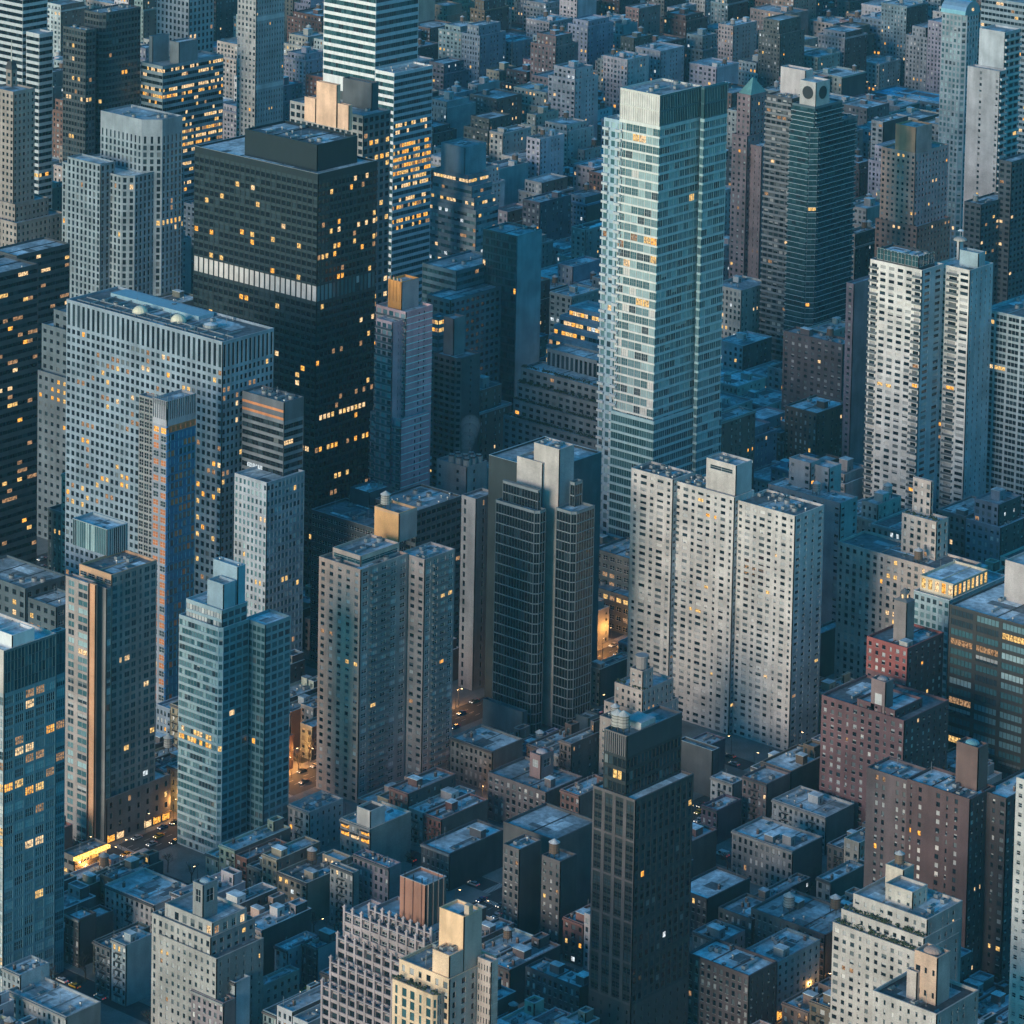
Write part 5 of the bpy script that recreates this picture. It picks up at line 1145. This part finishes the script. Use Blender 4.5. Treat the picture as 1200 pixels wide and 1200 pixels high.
# ---------------------------------------------------------------- the ordinary houses
def near_hero(cx, cy_):
    best = None
    for h in HER:
        if h['id'] not in CEN or h['seen'] < 150: continue
        a, c = CEN[h['id']]; d = math.hypot(a-cx, c-cy_)
        if best is None or d < best[0]: best = (d, h, a, c)
    return best
NW = {3: 'three', 4: 'four', 5: 'five', 6: 'six', 7: 'seven', 8: 'eight', 9: 'nine', 10: 'ten', 11: 'eleven', 12: 'twelve', 13: 'thirteen', 14: 'fourteen', 15: 'fifteen', 16: 'sixteen', 17: 'seventeen', 18: 'eighteen'}
LAB = {}
for f in FILL:
    X, Y, w_, d_ = f['rc']; H = f['H']; far = f['far']; ppm = f['ppm']; near = far < 1750
    cn, cc = CN[rng.choice(len(CN), p=[.17, .16, .13, .05, .09, .09, .14, .10, .04, .03] if near else [.14, .22, .07, .02, .08, .08, .18, .18, .02, .01])]
    cc = tuple(q*rng.uniform(.88, 1.1) for q in cc)
    root = link('townhouse' if (near and H < 20) else 'apartment_building', None, loc=(X, Y, 0)); f['root'] = root
    C = Ctx(root, ppm, 1); f['C'] = C
    fh = rng.uniform(3.0, 3.3) if near else rng.uniform(3.2, 3.7)
    st = S(wall=W(*cc), ww=float(rng.choice([.42, .48, .55])) if rng.random() < .6 else [.4, .55, .4, .62], wh=.58, sill=.22, fh=fh, bw=float(rng.uniform(2.3, 3.2)) if near else float(rng.uniform(2.8, 4.0)),
           pal='resp' if rng.random() < .6 else 'res', lit=.035 if near else .03, lk=('am', 'wm', 'dim', 'cw'), top=1.1, bot=.4, sill_m=W(*[min(.6, q*1.25) for q in cc]) if near else None)
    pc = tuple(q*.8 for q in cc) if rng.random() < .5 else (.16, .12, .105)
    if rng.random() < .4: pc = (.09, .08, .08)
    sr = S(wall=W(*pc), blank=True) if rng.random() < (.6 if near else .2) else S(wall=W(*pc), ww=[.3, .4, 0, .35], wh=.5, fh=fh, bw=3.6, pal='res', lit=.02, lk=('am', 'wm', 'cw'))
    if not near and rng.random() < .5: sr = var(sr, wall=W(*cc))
    ri = int(rng.choice([0, 1, 2, 3, 4], p=[.28, .17, .12, .38, .05]))
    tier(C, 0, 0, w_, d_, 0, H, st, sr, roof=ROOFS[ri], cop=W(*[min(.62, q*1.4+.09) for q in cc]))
    occ = []; feats = []
    if near and w_ > 17 and rng.random() < .6:             # a taller or lower rear extension
        e = rng.uniform(4, 7); g = rng.uniform(.35, .7)*d_; g0 = rng.uniform(0, d_-g)
        tier(C, w_-e-.4, max(.4, g0), e, g-.8, H-1, H+rng.uniform(2.2, 4.0), S(wall=W(*[q*.9 for q in cc]), ww=.4, wh=.5, fh=3, bw=3, nf=1, top=.6, pal='res', lit=.06), S(wall=W(*pc), blank=True), roof=ROOFS[(ri+2) % 4], cop=W(*[min(.6, q*1.3+.06) for q in cc])); occ.append((w_-e-.4, w_, g0, g0+g))
    setb = (not near) and H > 26 and rng.random() < .55
    if setb:
        ix, iy = rng.uniform(2, 4), rng.uniform(2, 4); hh = rng.choice([3.6, 7, 10])
        if w_-2*ix > 6 and d_-2*iy > 6:
            st2 = var(st, nb=None, bot=0)
            tier(C, ix, iy, w_-2*ix, d_-2*iy, H-1, H+hh, st2, var(sr, bot=0), roof=ROOFS[(ri+1) % 4]); occ.append((ix, w_-ix, iy, d_-iy)); feats.append('attic')
            if rng.random() < .6: bulkhead(root, w_/2-2.5, d_/2-2.5, H+hh-1, 5, 5, rng.uniform(3, 6), st['wall'])
            if rng.random() < .6: water_tank(root, (w_/2+(-3 if w_ < 14 else 5.0), d_/2+4 if d_ > 20 else d_/2, H+hh-.95), rng.uniform(.9, 1.15), rng.random() < .3)
    tank = int((H > 21 and rng.random() < .42) or (near and rng.random() < .1)) if not setb else 0
    bulk = (1 if w_*d_ > 120 else 0) if not setb else 0
    if near: bulk = int(rng.random() < .75)
    n = int(rng.integers(4, 10)) if near else int(rng.integers(2, 6))
    if f['seen'] < 15: n = min(n, 2)
    kf = rng.uniform(.8, 1.5)
    furnish(root, 0, 0, H-.94, w_, d_, n, TOWN if near else SMALL, occ, tank, bulk, W(*[min(.6, q*kf) for q in cc]))
    if tank: feats.append('water tank')
    elif bulk: feats.append('stair house')
    if near and rng.random() < .5:
        nf = max(3, round((H-1.5)/fh)); fire_escape(root, (0, 0), (0, 1), (-1, 0), rng.uniform(.3, max(.4, d_-3.8)), 0.4, nf, (H-1.5)/nf); feats.append('fire escape')
    if near and rng.random() < .7:
        b = MB(); b.boxes([(-.7, -.09, 0, d_, H-.85, H-.1)], W(.12, .11, .11) if rng.random() < .5 else W(*[min(.6, q*1.2) for q in cc])); b.obj('cornice', root); 
    elif not near and rng.random() < .5:
        b = MB(); b.boxes([(-.6, -.09, -.5, d_, H-1.0, H-.2), (-.09, w_, -.5, -.09, H-1.0, H-.2)], st['wall']); b.obj('cornice', root)
    finish(C)
    cx, cy_ = CEN[f['id']]; d, h, a, c = near_hero(cx, cy_)
    dx, dy = cx-a, cy_-c
    rel = ('left of' if dx < 0 else 'right of') if abs(dx) > abs(dy) else ('behind' if dy < 0 else 'before')
    nfl = NW.get(max(3, round(H/fh)), 'tall'); kind_ = 'house' if (near and H < 20) else 'block'
    ft = (' with '+feats[0]) if feats else ''
    f['desc'] = (f"{cn} {nfl}-storey {kind_}{ft}", f"{rel} the {h['nick'].replace('brick tower with green spire', 'green spired tower').replace('brown apartment with tank house', 'tank house apartments')}", f"{ROOFN[ri]} roofed", d)
    f['cat'] = 'townhouse' if kind_ == 'house' else 'apartment block'
    LAB.setdefault((f['desc'][0], f['desc'][1]), []).append(f)
ORD = ['nearest', 'second nearest', 'third nearest', 'fourth nearest', 'fifth nearest', 'sixth nearest', 'seventh nearest']
for (a, r_), L in LAB.items():
    L.sort(key=lambda f: f['desc'][3])
    for i, f in enumerate(L):
        lab = f"{a}, {r_}"
        if len(L) > 1:
            cs = [q['desc'][2] for q in L]
            if cs.count(f['desc'][2]) == 1: lab = f"{f['desc'][2]} {a}, {r_}"
            else:
                Ls = sorted(L, key=lambda q: CEN[q['id']][0]); k = Ls.index(f)
                lab = f"{a}, {r_}, " + ('leftmost' if k == 0 else 'rightmost' if k == len(L)-1 else f"{['', 'second', 'third', 'fourth', 'fifth'][min(k, 4)]} from left")
        tag(f['root'], lab, f['cat'], 'ordinary houses and blocks of the street grid')
# ---------------------------------------------------------------- vehicles
def car_mesh(col, kind):
    L, Wd, Hh = (4.7, 1.85, 1.45) if kind == 'car' else (5.4, 2.0, 2.2) if kind == 'van' else (11, 2.5, 3.1)
    pm = PM(*col, .3, .2)
    def prism(b, prof, w2, m, y0=None):
        n = len(prof); V = [(x, -w2, z) for x, z in prof]+[(x, w2, z) for x, z in prof]
        b.poly(V, [tuple(range(n))[::-1], tuple(range(n, 2*n))]+[(i, (i+1) % n, n+(i+1) % n, n+i) for i in range(n)], m)
    B_, Gb, Wh, Hd, Tl = MB(), MB(), MB(), MB(), MB()
    if kind == 'car':
        prism(B_, [(-L/2, .35), (L/2, .35), (L/2, .75), (L/2-1.1, .92), (-L/2+.5, .95), (-L/2, .8)], Wd/2, pm)
        prism(Gb, [(L/2-1.25, .92), (L/2-2.0, Hh-.06), (-L/2+1.3, Hh-.06), (-L/2+.55, .95)], Wd/2-.12, G['dk'])
        prism(B_, [(L/2-2.0, Hh-.06), (L/2-2.05, Hh), (-L/2+1.35, Hh), (-L/2+1.3, Hh-.06)], Wd/2-.1, pm)
    elif kind == 'van':
        prism(B_, [(-L/2, .35), (L/2, .35), (L/2, 1.0), (L/2-.9, 1.2), (L/2-1.5, Hh), (-L/2, Hh)], Wd/2, pm)
        prism(Gb, [(L/2-.95, 1.25), (L/2-1.45, Hh-.2), (L/2-2.6, Hh-.2), (L/2-2.6, 1.25)], Wd/2+.02, G['dk'])
    else:
        prism(B_, [(-L/2, .35), (L/2, .35), (L/2, Hh-.1), (L/2-.2, Hh), (-L/2, Hh)], Wd/2, pm)
        prism(Gb, [(-L/2+.5, 1.4), (L/2-.5, 1.4), (L/2-.5, 2.4), (-L/2+.5, 2.4)], Wd/2+.02, G['dk2'])
    def wheel(b):
        n = 12; V = [(.34*math.cos(2*math.pi*i/n), s, .34*math.sin(2*math.pi*i/n)) for s in (-.11, .11) for i in range(n)]
        b.poly(V, [(i, (i+1) % n, n+(i+1) % n, n+i) for i in range(n)]+[tuple(range(n)), tuple(range(n, 2*n))], PM(.02, .02, .02, .8))
    Hd.boxes([(-.03, .05, -.16, .16, -.08, .08)], lit('headlight', (1, .93, .8), 2.5, vary=False)); Tl.boxes([(-.04, .03, -.18, .18, -.07, .07)], lit('tail_light', (1, .05, .02), .8, vary=False))
    return dict(L=L, W=Wd, body=B_.mesh('body'), cabin=Gb.mesh('cabin_glass'), wheel=shared('wheel', wheel), head=Hd.mesh('headlight'), tail=Tl.mesh('tail_light'))
KINDS = {'yellow taxi': ((.75, .42, .03), 'car'), 'black car': ((.02, .02, .025), 'car'), 'white car': ((.7, .7, .7), 'car'), 'silver car': ((.4, .42, .44), 'car'), 'red car': ((.35, .03, .03), 'car'),
         'white van': ((.75, .74, .72), 'van'), 'blue car': ((.04, .08, .2), 'car'), 'white bus': ((.5, .58, .62), 'bus'), 'grey car': ((.12, .13, .14), 'car')}
CM = {k: car_mesh(*v) for k, v in KINDS.items()}
carpos = []
def car(kind, x, y, rz, label=None, on=True):
    if any(math.hypot(x-a, y-c) < 6.2 for a, c in carpos): return None
    carpos.append((x, y)); m = CM[kind]
    nm = {'yellow taxi': 'taxi', 'white van': 'delivery_van', 'white bus': 'bus'}.get(kind, 'car')
    r = link(nm, None, loc=(x, y, .012), rz=rz); link('body', m['body'], r); link('cabin_glass', m['cabin'], r)
    for sx in (-1, 1):
        for sy in (-1, 1): link('wheel', m['wheel'], r, None, (sx*(m['L']/2-.95), sy*(m['W']/2-.12), .34))
    for sy in (-1, 1):
        link('headlight', m['head'], r, None, (m['L']/2, sy*(m['W']/2-.35), .68)); link('tail_light', m['tail'], r, None, (-m['L']/2, sy*(m['W']/2-.3), .75))
    r['kindname'] = kind; r['category'] = nm.replace('_', ' '); r['group'] = 'vehicles on the streets'
    if label: r['label'] = label
    return r
CARS = []
for kind, px, py, rz, lab in [('yellow taxi', 108, 1041, math.pi, 'yellow taxi driving past the glowing shop canopy at the lower left'), ('white van', 114, 1055, math.pi, 'white delivery van parked before the white corner townhouse'),
                              ('black car', 92, 1051, math.pi, 'black car with headlights on, behind the corner glass tower'), ('white bus', 160, 1007, math.pi, 'pale bus on the avenue under the brick podium at the lower left'),
                              ('white van', 962, 1189, 0, 'white van parked by the orange shopfronts at the bottom right'), ('silver car', 972, 1184, 0, 'silver car just ahead of the white van by the orange shopfronts')]:
    P = on_plane(px, py, .5); c = car(kind, P[0], P[1], rz, lab)
    if c: CARS.append(c)
kn = list(KINDS); auto = []
def tryauto(x, y, rz):
    if depth(x, y) > 2300 or len(auto) > 60: return
    if visible((x, y, 1.3)) and rng.random() < .5:
        k = kn[rng.choice(len(kn), p=[.2, .2, .12, .14, .05, .08, .06, .03, .12])]; c = car(k, x, y, rz)
        if c: auto.append((c, x, y, k))
for y in AVE[:12]:
    for x in np.arange(820, 2400, 7.2):
        for dy, rz in ((-6.8, 0), (-1.7, 0), (1.8, 0), (6.8, 0)): tryauto(x+rng.uniform(-1, 1), y+dy, rz+math.pi)
for x in STR:
    for y in np.arange(600, 1900, 6.6):
        for dx in (-2.9, 2.9):
            if any(abs(y-a) < 14 for a in AVE): continue
            tryauto(x+dx, y, math.pi/2)
LB = {}
for c, x, y, k in auto:
    px, py = proj((x, y, 1)); d, h, a, q = near_hero(px, py); dx, dy = px-a, py-q
    rel = ('left of' if dx < 0 else 'right of') if abs(dx) > abs(dy) else ('behind' if dy < 0 else 'in front of')
    LB.setdefault((k, rel, h['nick']), []).append((px, c))
for (k, rel, nk), L in LB.items():
    L.sort(key=lambda t: t[0])
    for i, (px, c) in enumerate(L):
        pos = '' if len(L) == 1 else ', leftmost one there' if i == 0 else ', rightmost one there' if i == len(L)-1 else f", {['', 'second', 'third', 'fourth', 'fifth', 'sixth', 'seventh', 'eighth', 'ninth'][min(i, 8)]} from the left there"
        c['label'] = f"{k} on the street {rel} the {nk}{pos}"
print('cars', len(auto))
# ---------------------------------------------------------------- street lamps
def lamp_pole(b):
    b.tube((0, 0, 0), (0, 0, 8), .12, .08, STEEL, 6); b.tube((0, 0, 8), (1.8, 0, 8.5), .07, .05, STEEL, 5)
def lamp_head(b): b.boxes([(1.5, 2.3, -.16, .16, 8.38, 8.5)], STEEL); b.boxes([(1.55, 2.25, -.14, .14, 8.28, 8.38)], lit('lamp_glow', (1, .62, .28), 9, vary=False))
def street_lamp(x, y, rz, energy, lab, col=(1, .42, .10)):
    r = link('street_lamp', None, loc=(x, y, 0), rz=rz); link('pole', shared('pole', lamp_pole), r); link('lamp_head', shared('lamp_head', lamp_head), r)
    tag(r, lab, 'street lamp', 'lit street lamps')
    if energy:
        l = bpy.data.lights.new('lamp_light', 'POINT'); l.energy = energy*.75; l.color = col; l.shadow_soft_size = .3
        link('lamp_light', l, r, None, (1.9, 0, 7.9))
n = 0
for px, py, en, lab in [(96, 1036, 3600, 'street lamp in front of the glowing canopy at the lower left corner'), (118, 1024, 2600, 'street lamp at the amber lit kerb beside the brick podium'), (126, 1062, 900, 'low lamp by the corner of the white corner townhouse'),
                        (142, 1008, 900, 'street lamp beside the pale bus'), (203, 962, 3000, 'street lamp in the gap left of the teal glass twin tower'),
                        (342, 912, 6500, 'left street lamp in the amber gap beside the peach topped brick tower'), (352, 898, 6500, 'middle street lamp in the amber gap beside the peach topped brick tower'), (362, 886, 4200, 'right street lamp in the amber gap beside the peach topped brick tower'),
                        (534, 832, 3000, 'street lamp right of the peach topped brick tower'), (565, 942, 2600, 'lamp at the lit doorway left of the brown apartment with tank house'),
                        (706, 770, 6500, 'street lamp at the orange scaffold right of the dark twin glass tower'), (716, 758, 3000, 'further street lamp at the orange scaffold beside the long white slab'),
                        (936, 1186, 1300, 'left street lamp by the orange shopfronts at the bottom'), (952, 1175, 1500, 'middle street lamp by the orange shopfronts at the bottom'), (966, 1166, 1300, 'right street lamp by the orange shopfronts at the bottom'),
                        (912, 352, 4000, 'distant street lamp left of the round louvre tower'), (897, 1198, 1200, 'street lamp at the bottom edge below the corner brown block')]:
    P = on_plane(px, py, 0); street_lamp(P[0], P[1], rng.uniform(0, 6), en, lab)
lampn = []
for y in AVE[:13]:
    for x in np.arange(830, 2700, 31):
        for s in (-1, 1):
            if len(lampn) < 30 and visible((x, y+s*9, 8)) and depth(x, y) > 1200: lampn.append((x, y+s*9, -s*math.pi/2))
for x in STR:
    for y in np.arange(640, 2600, 34):
        if len(lampn) < 60 and all(abs(y-a) > 16 for a in AVE) and visible((x+6, y, 8)): lampn.append((x+6, y, math.pi))
LL = {}
for x, y, rz in lampn:
    px, py = proj((x, y, 8)); d, h, a, q = near_hero(px, py); dx, dy = px-a, py-q
    rel = ('left of' if dx < 0 else 'right of') if abs(dx) > abs(dy) else ('behind' if dy < 0 else 'in front of')
    LL.setdefault((rel, h['nick']), []).append((px, x, y, rz))
for (rel, nk), L in LL.items():
    L.sort()
    for i, (px, x, y, rz) in enumerate(L):
        pos = '' if len(L) == 1 else ', leftmost there' if i == 0 else ', rightmost there' if i == len(L)-1 else f", {['', 'second', 'third', 'fourth', 'fifth', 'sixth', 'seventh', 'eighth', 'ninth'][min(i, 8)]} from the left there"
        street_lamp(x, y, rz, 0, f"small glowing street lamp {rel} the {nk}{pos}")
# ---------------------------------------------------------------- bare trees
bark = mat('painted', (.05, .042, .035), .95)
def tree_meshes(seed, hgt=11.):
    r = random.Random(seed); tr, tw = MB(), MB()
    def br_(p, d, L, rad, lev):
        q = p+d*L; (tr if lev < 2 else tw).tube(p, q, rad, rad*.62, bark, 5 if lev < 2 else 3)
        if lev >= 5: return
        for _ in range(3 if lev < 4 else 3):
            n = Vector((r.gauss(0, 1), r.gauss(0, 1), r.gauss(.35, .6))); n.normalize()
            dd = (d*1.0+n*.75); dd.normalize(); br_(p+d*L*r.uniform(.55, 1), dd, L*r.uniform(.62, .8), rad*.58, lev+1)
    br_(Vector((0, 0, 0)), Vector((0, 0, 1)), hgt*.3, .28, 0)
    return tr.mesh('trunk'), tw.mesh('crown')
TM = [tree_meshes(k) for k in range(4)]
spots = [(322, 1010), (334, 1022), (312, 1034), (346, 1030), (326, 1048), (338, 1062), (300, 1022), (352, 1050), (100, 1150), (350, 905), (362, 893), (120, 1140), (1015, 1195)]
TN = ['tallest bare tree in the dark courtyard left of the pale fire escape house', 'second bare tree in the dark courtyard, right behind the tallest', 'bare tree at the left edge of the dark courtyard', 'bare tree beside the courtyard wall of the pale fire escape house',
      'bare tree in the middle of the dark courtyard', 'bare tree at the near end of the dark courtyard', 'bare tree beside the foot of the teal glass twin tower', 'bare tree just above the arched roof house', 'bare tree in the yard below the dark fire escape house',
      'lamplit tree in the amber gap left of the peach topped brick tower', 'farther lamplit tree in the amber gap by the peach topped brick tower', 'bare tree beside the narrow teal walk up', 'bare tree at the foot of the cream stepped block']
for k, ((px, py), lab) in enumerate(zip(spots, TN)):
    P = on_plane(px, py, 0); a, c = TM[k % 4]
    r = link('bare_tree', None, loc=(P[0], P[1], 0), rz=k*1.3); r.scale = (1.2, 1.2, rng.uniform(1.1, 1.6)); link('trunk', a, r); link('crown', c, r)
    tag(r, lab, 'tree', 'bare winter trees')
tn = 0; TT = {}
for x in STR:
    for y in np.arange(620, 2200, 13):
        for s in (-6.6, 6.6):
            if tn < 70 and rng.random() < .45 and visible((x+s, y, 9), 3):
                tn += 1; px, py = proj((x+s, y, 5)); d, h, a, q = near_hero(px, py); dx, dy = px-a, py-q
                rel = ('left of' if dx < 0 else 'right of') if abs(dx) > abs(dy) else ('behind' if dy < 0 else 'in front of')
                TT.setdefault((rel, h['nick']), []).append((px, x+s, y))
for (rel, nk), L in TT.items():
    L.sort()
    for i, (px, x, y) in enumerate(L):
        a, c = TM[i % 4]; r = link('street_tree', None, loc=(x, y, .1), rz=x*y); link('trunk', a, r); link('crown', c, r)
        pos = '' if len(L) == 1 else ', leftmost there' if i == 0 else ', rightmost there' if i == len(L)-1 else f", {['', 'second', 'third', 'fourth', 'fifth', 'sixth', 'seventh', 'eighth'][min(i, 7)]} from the left there"
        tag(r, f"bare street tree {rel} the {nk}{pos}", 'tree', 'bare winter trees')
# ---------------------------------------------------------------- people by the lit shops
def person_mesh(col, step):
    V = [(0, 0, .95), (0, 0, 1.2), (0, 0, 1.42), (0, 0, 1.52), (0, .02, 1.66), (0, .2, 1.40), (.06, .27, 1.12), (.16, .26, .88), (0, -.2, 1.40), (-.06, -.27, 1.12), (-.14, -.26, .88),
         (.02, .1, .9), (step, .11, .5), (step*.8, .12, .06), (step*.8+.16, .12, .04), (-.02, -.1, .9), (-step, -.11, .5), (-step*1.5, -.12, .07), (-step*1.5+.16, -.12, .04)]
    E = [(0, 1), (1, 2), (2, 3), (3, 4), (2, 5), (5, 6), (6, 7), (2, 8), (8, 9), (9, 10), (0, 11), (11, 12), (12, 13), (13, 14), (0, 15), (15, 16), (16, 17), (17, 18)]
    R = [.16, .17, .17, .07, .11, .08, .055, .04, .08, .055, .04, .11, .075, .05, .045, .11, .075, .05, .045]
    me = bpy.data.meshes.new('person'); me.from_pydata(V, E, []); o = bpy.data.objects.new('person_skeleton', me); COL.objects.link(o)
    md = o.modifiers.new('skin', 'SKIN')
    for i, r in enumerate(R): me.skin_vertices[0].data[i].radius = (r, r)
    me.skin_vertices[0].data[0].use_root = True
    o.modifiers.new('sub', 'SUBSURF').levels = 1
    dg = bpy.context.evaluated_depsgraph_get(); dg.update(); m2 = bpy.data.meshes.new_from_object(o.evaluated_get(dg)); m2.name = 'person'
    m2.materials.clear(); m2.materials.append(PM(*col, .9)); m2.materials.append(PM(.45, .28, .21, .7)); m2.materials.append(PM(.03, .02, .015, .9))
    for f in m2.polygons: f.material_index = 2 if f.center.z > 1.7 or (f.center.z > 1.6 and f.center.x < -.02) else 1 if f.center.z > 1.52 or (f.center.z < .93 and abs(f.center.y) > .22) else 0
    bpy.data.objects.remove(o); return m2
PMS = [person_mesh((.03, .03, .035), .12), person_mesh((.12, .10, .09), .16), person_mesh((.05, .07, .12), .04)]
for k, (px, py, lab) in enumerate([(944, 1172, 'person in a dark coat walking before the orange shopfronts at the bottom'), (948, 1170, 'person in brown beside the dark coated walker by the orange shopfronts'), (957, 1165, 'person in blue standing farther along the orange shopfronts'),
                                   (932, 1184, 'person in a dark coat by the glowing orange awning, bottom right'), (105, 1030, 'person in a dark coat under the glowing canopy, lower left'), (112, 1024, 'person in brown on the lit kerb under the glowing canopy')]):
    P = on_plane(px, py, .13); o = link('person', PMS[k % 3], None, None, (P[0], P[1], .14), k*1.9); tag(o, lab, 'person', 'people by the lit shops')
# ---------------------------------------------------------------- steam over the cooling tanks
def volume(name, density, col, aniso=0.):
    m = bpy.data.materials.new(name); m.use_nodes = True; t = m.node_tree; t.nodes.clear()
    o = t.nodes.new('ShaderNodeOutputMaterial'); v = t.nodes.new('ShaderNodeVolumePrincipled'); t.links.new(v.outputs[0], o.inputs['Volume'])
    v.inputs['Density'].default_value = density; v.inputs['Color'].default_value = (*col, 1); v.inputs['Anisotropy'].default_value = aniso
    return m
h = next(q for q in HER if q['nick'] == 'cooling tower block'); s = h['sol'][0]
b = MB(); sm = volume('steam', .035, (.8, .9, .95))
P = np.array([s[0]+6, s[1]+6, s[5]+4.])
for k in range(5):
    r = 2.2+k*.7; n = 10; V = []; F = []
    for i in range(1, 6):
        for j in range(n):
            a = math.pi*i/6; V.append((P[0]+k*1.2+r*math.sin(a)*math.cos(2*math.pi*j/n), P[1]+k*.4+r*math.sin(a)*math.sin(2*math.pi*j/n), P[2]+k*3+r*math.cos(a)))
    V += [(P[0]+k*1.2, P[1]+k*.4, P[2]+k*3+r), (P[0]+k*1.2, P[1]+k*.4, P[2]+k*3-r)]
    for i in range(4):
        for j in range(n): F.append((i*n+j, (i+1)*n+j, (i+1)*n+(j+1) % n, i*n+(j+1) % n))
    for j in range(n): F.append((5*n, j, (j+1) % n)); F.append((5*n+1, 4*n+(j+1) % n, 4*n+j))
    b.poly(V, F, sm)
tag(b.obj('steam'), 'blue grey steam drifting off the rooftop cooling tanks', 'steam', kind='stuff')
# ---------------------------------------------------------------- evening haze
b = MB(); b.boxes([(-500, 4200, -500, 4200, -2, 640)], volume('haze', 0.00003, (.36, .84, 1.0)))
hz = b.obj('haze'); hz['kind'] = 'stuff'; hz['label'] = 'thin blue evening haze over the whole city'; hz['category'] = 'haze'

for o in scene.objects:
    if 'category' in o and len(str(o.get('label', '')).replace(',', ' ').split()) > 16: print('LONG', o['label'])
from collections import Counter as _C
for k, v in _C(str(o.get('label')) for o in scene.objects if 'category' in o).items():
    if v > 1: print('DUP', v, k)
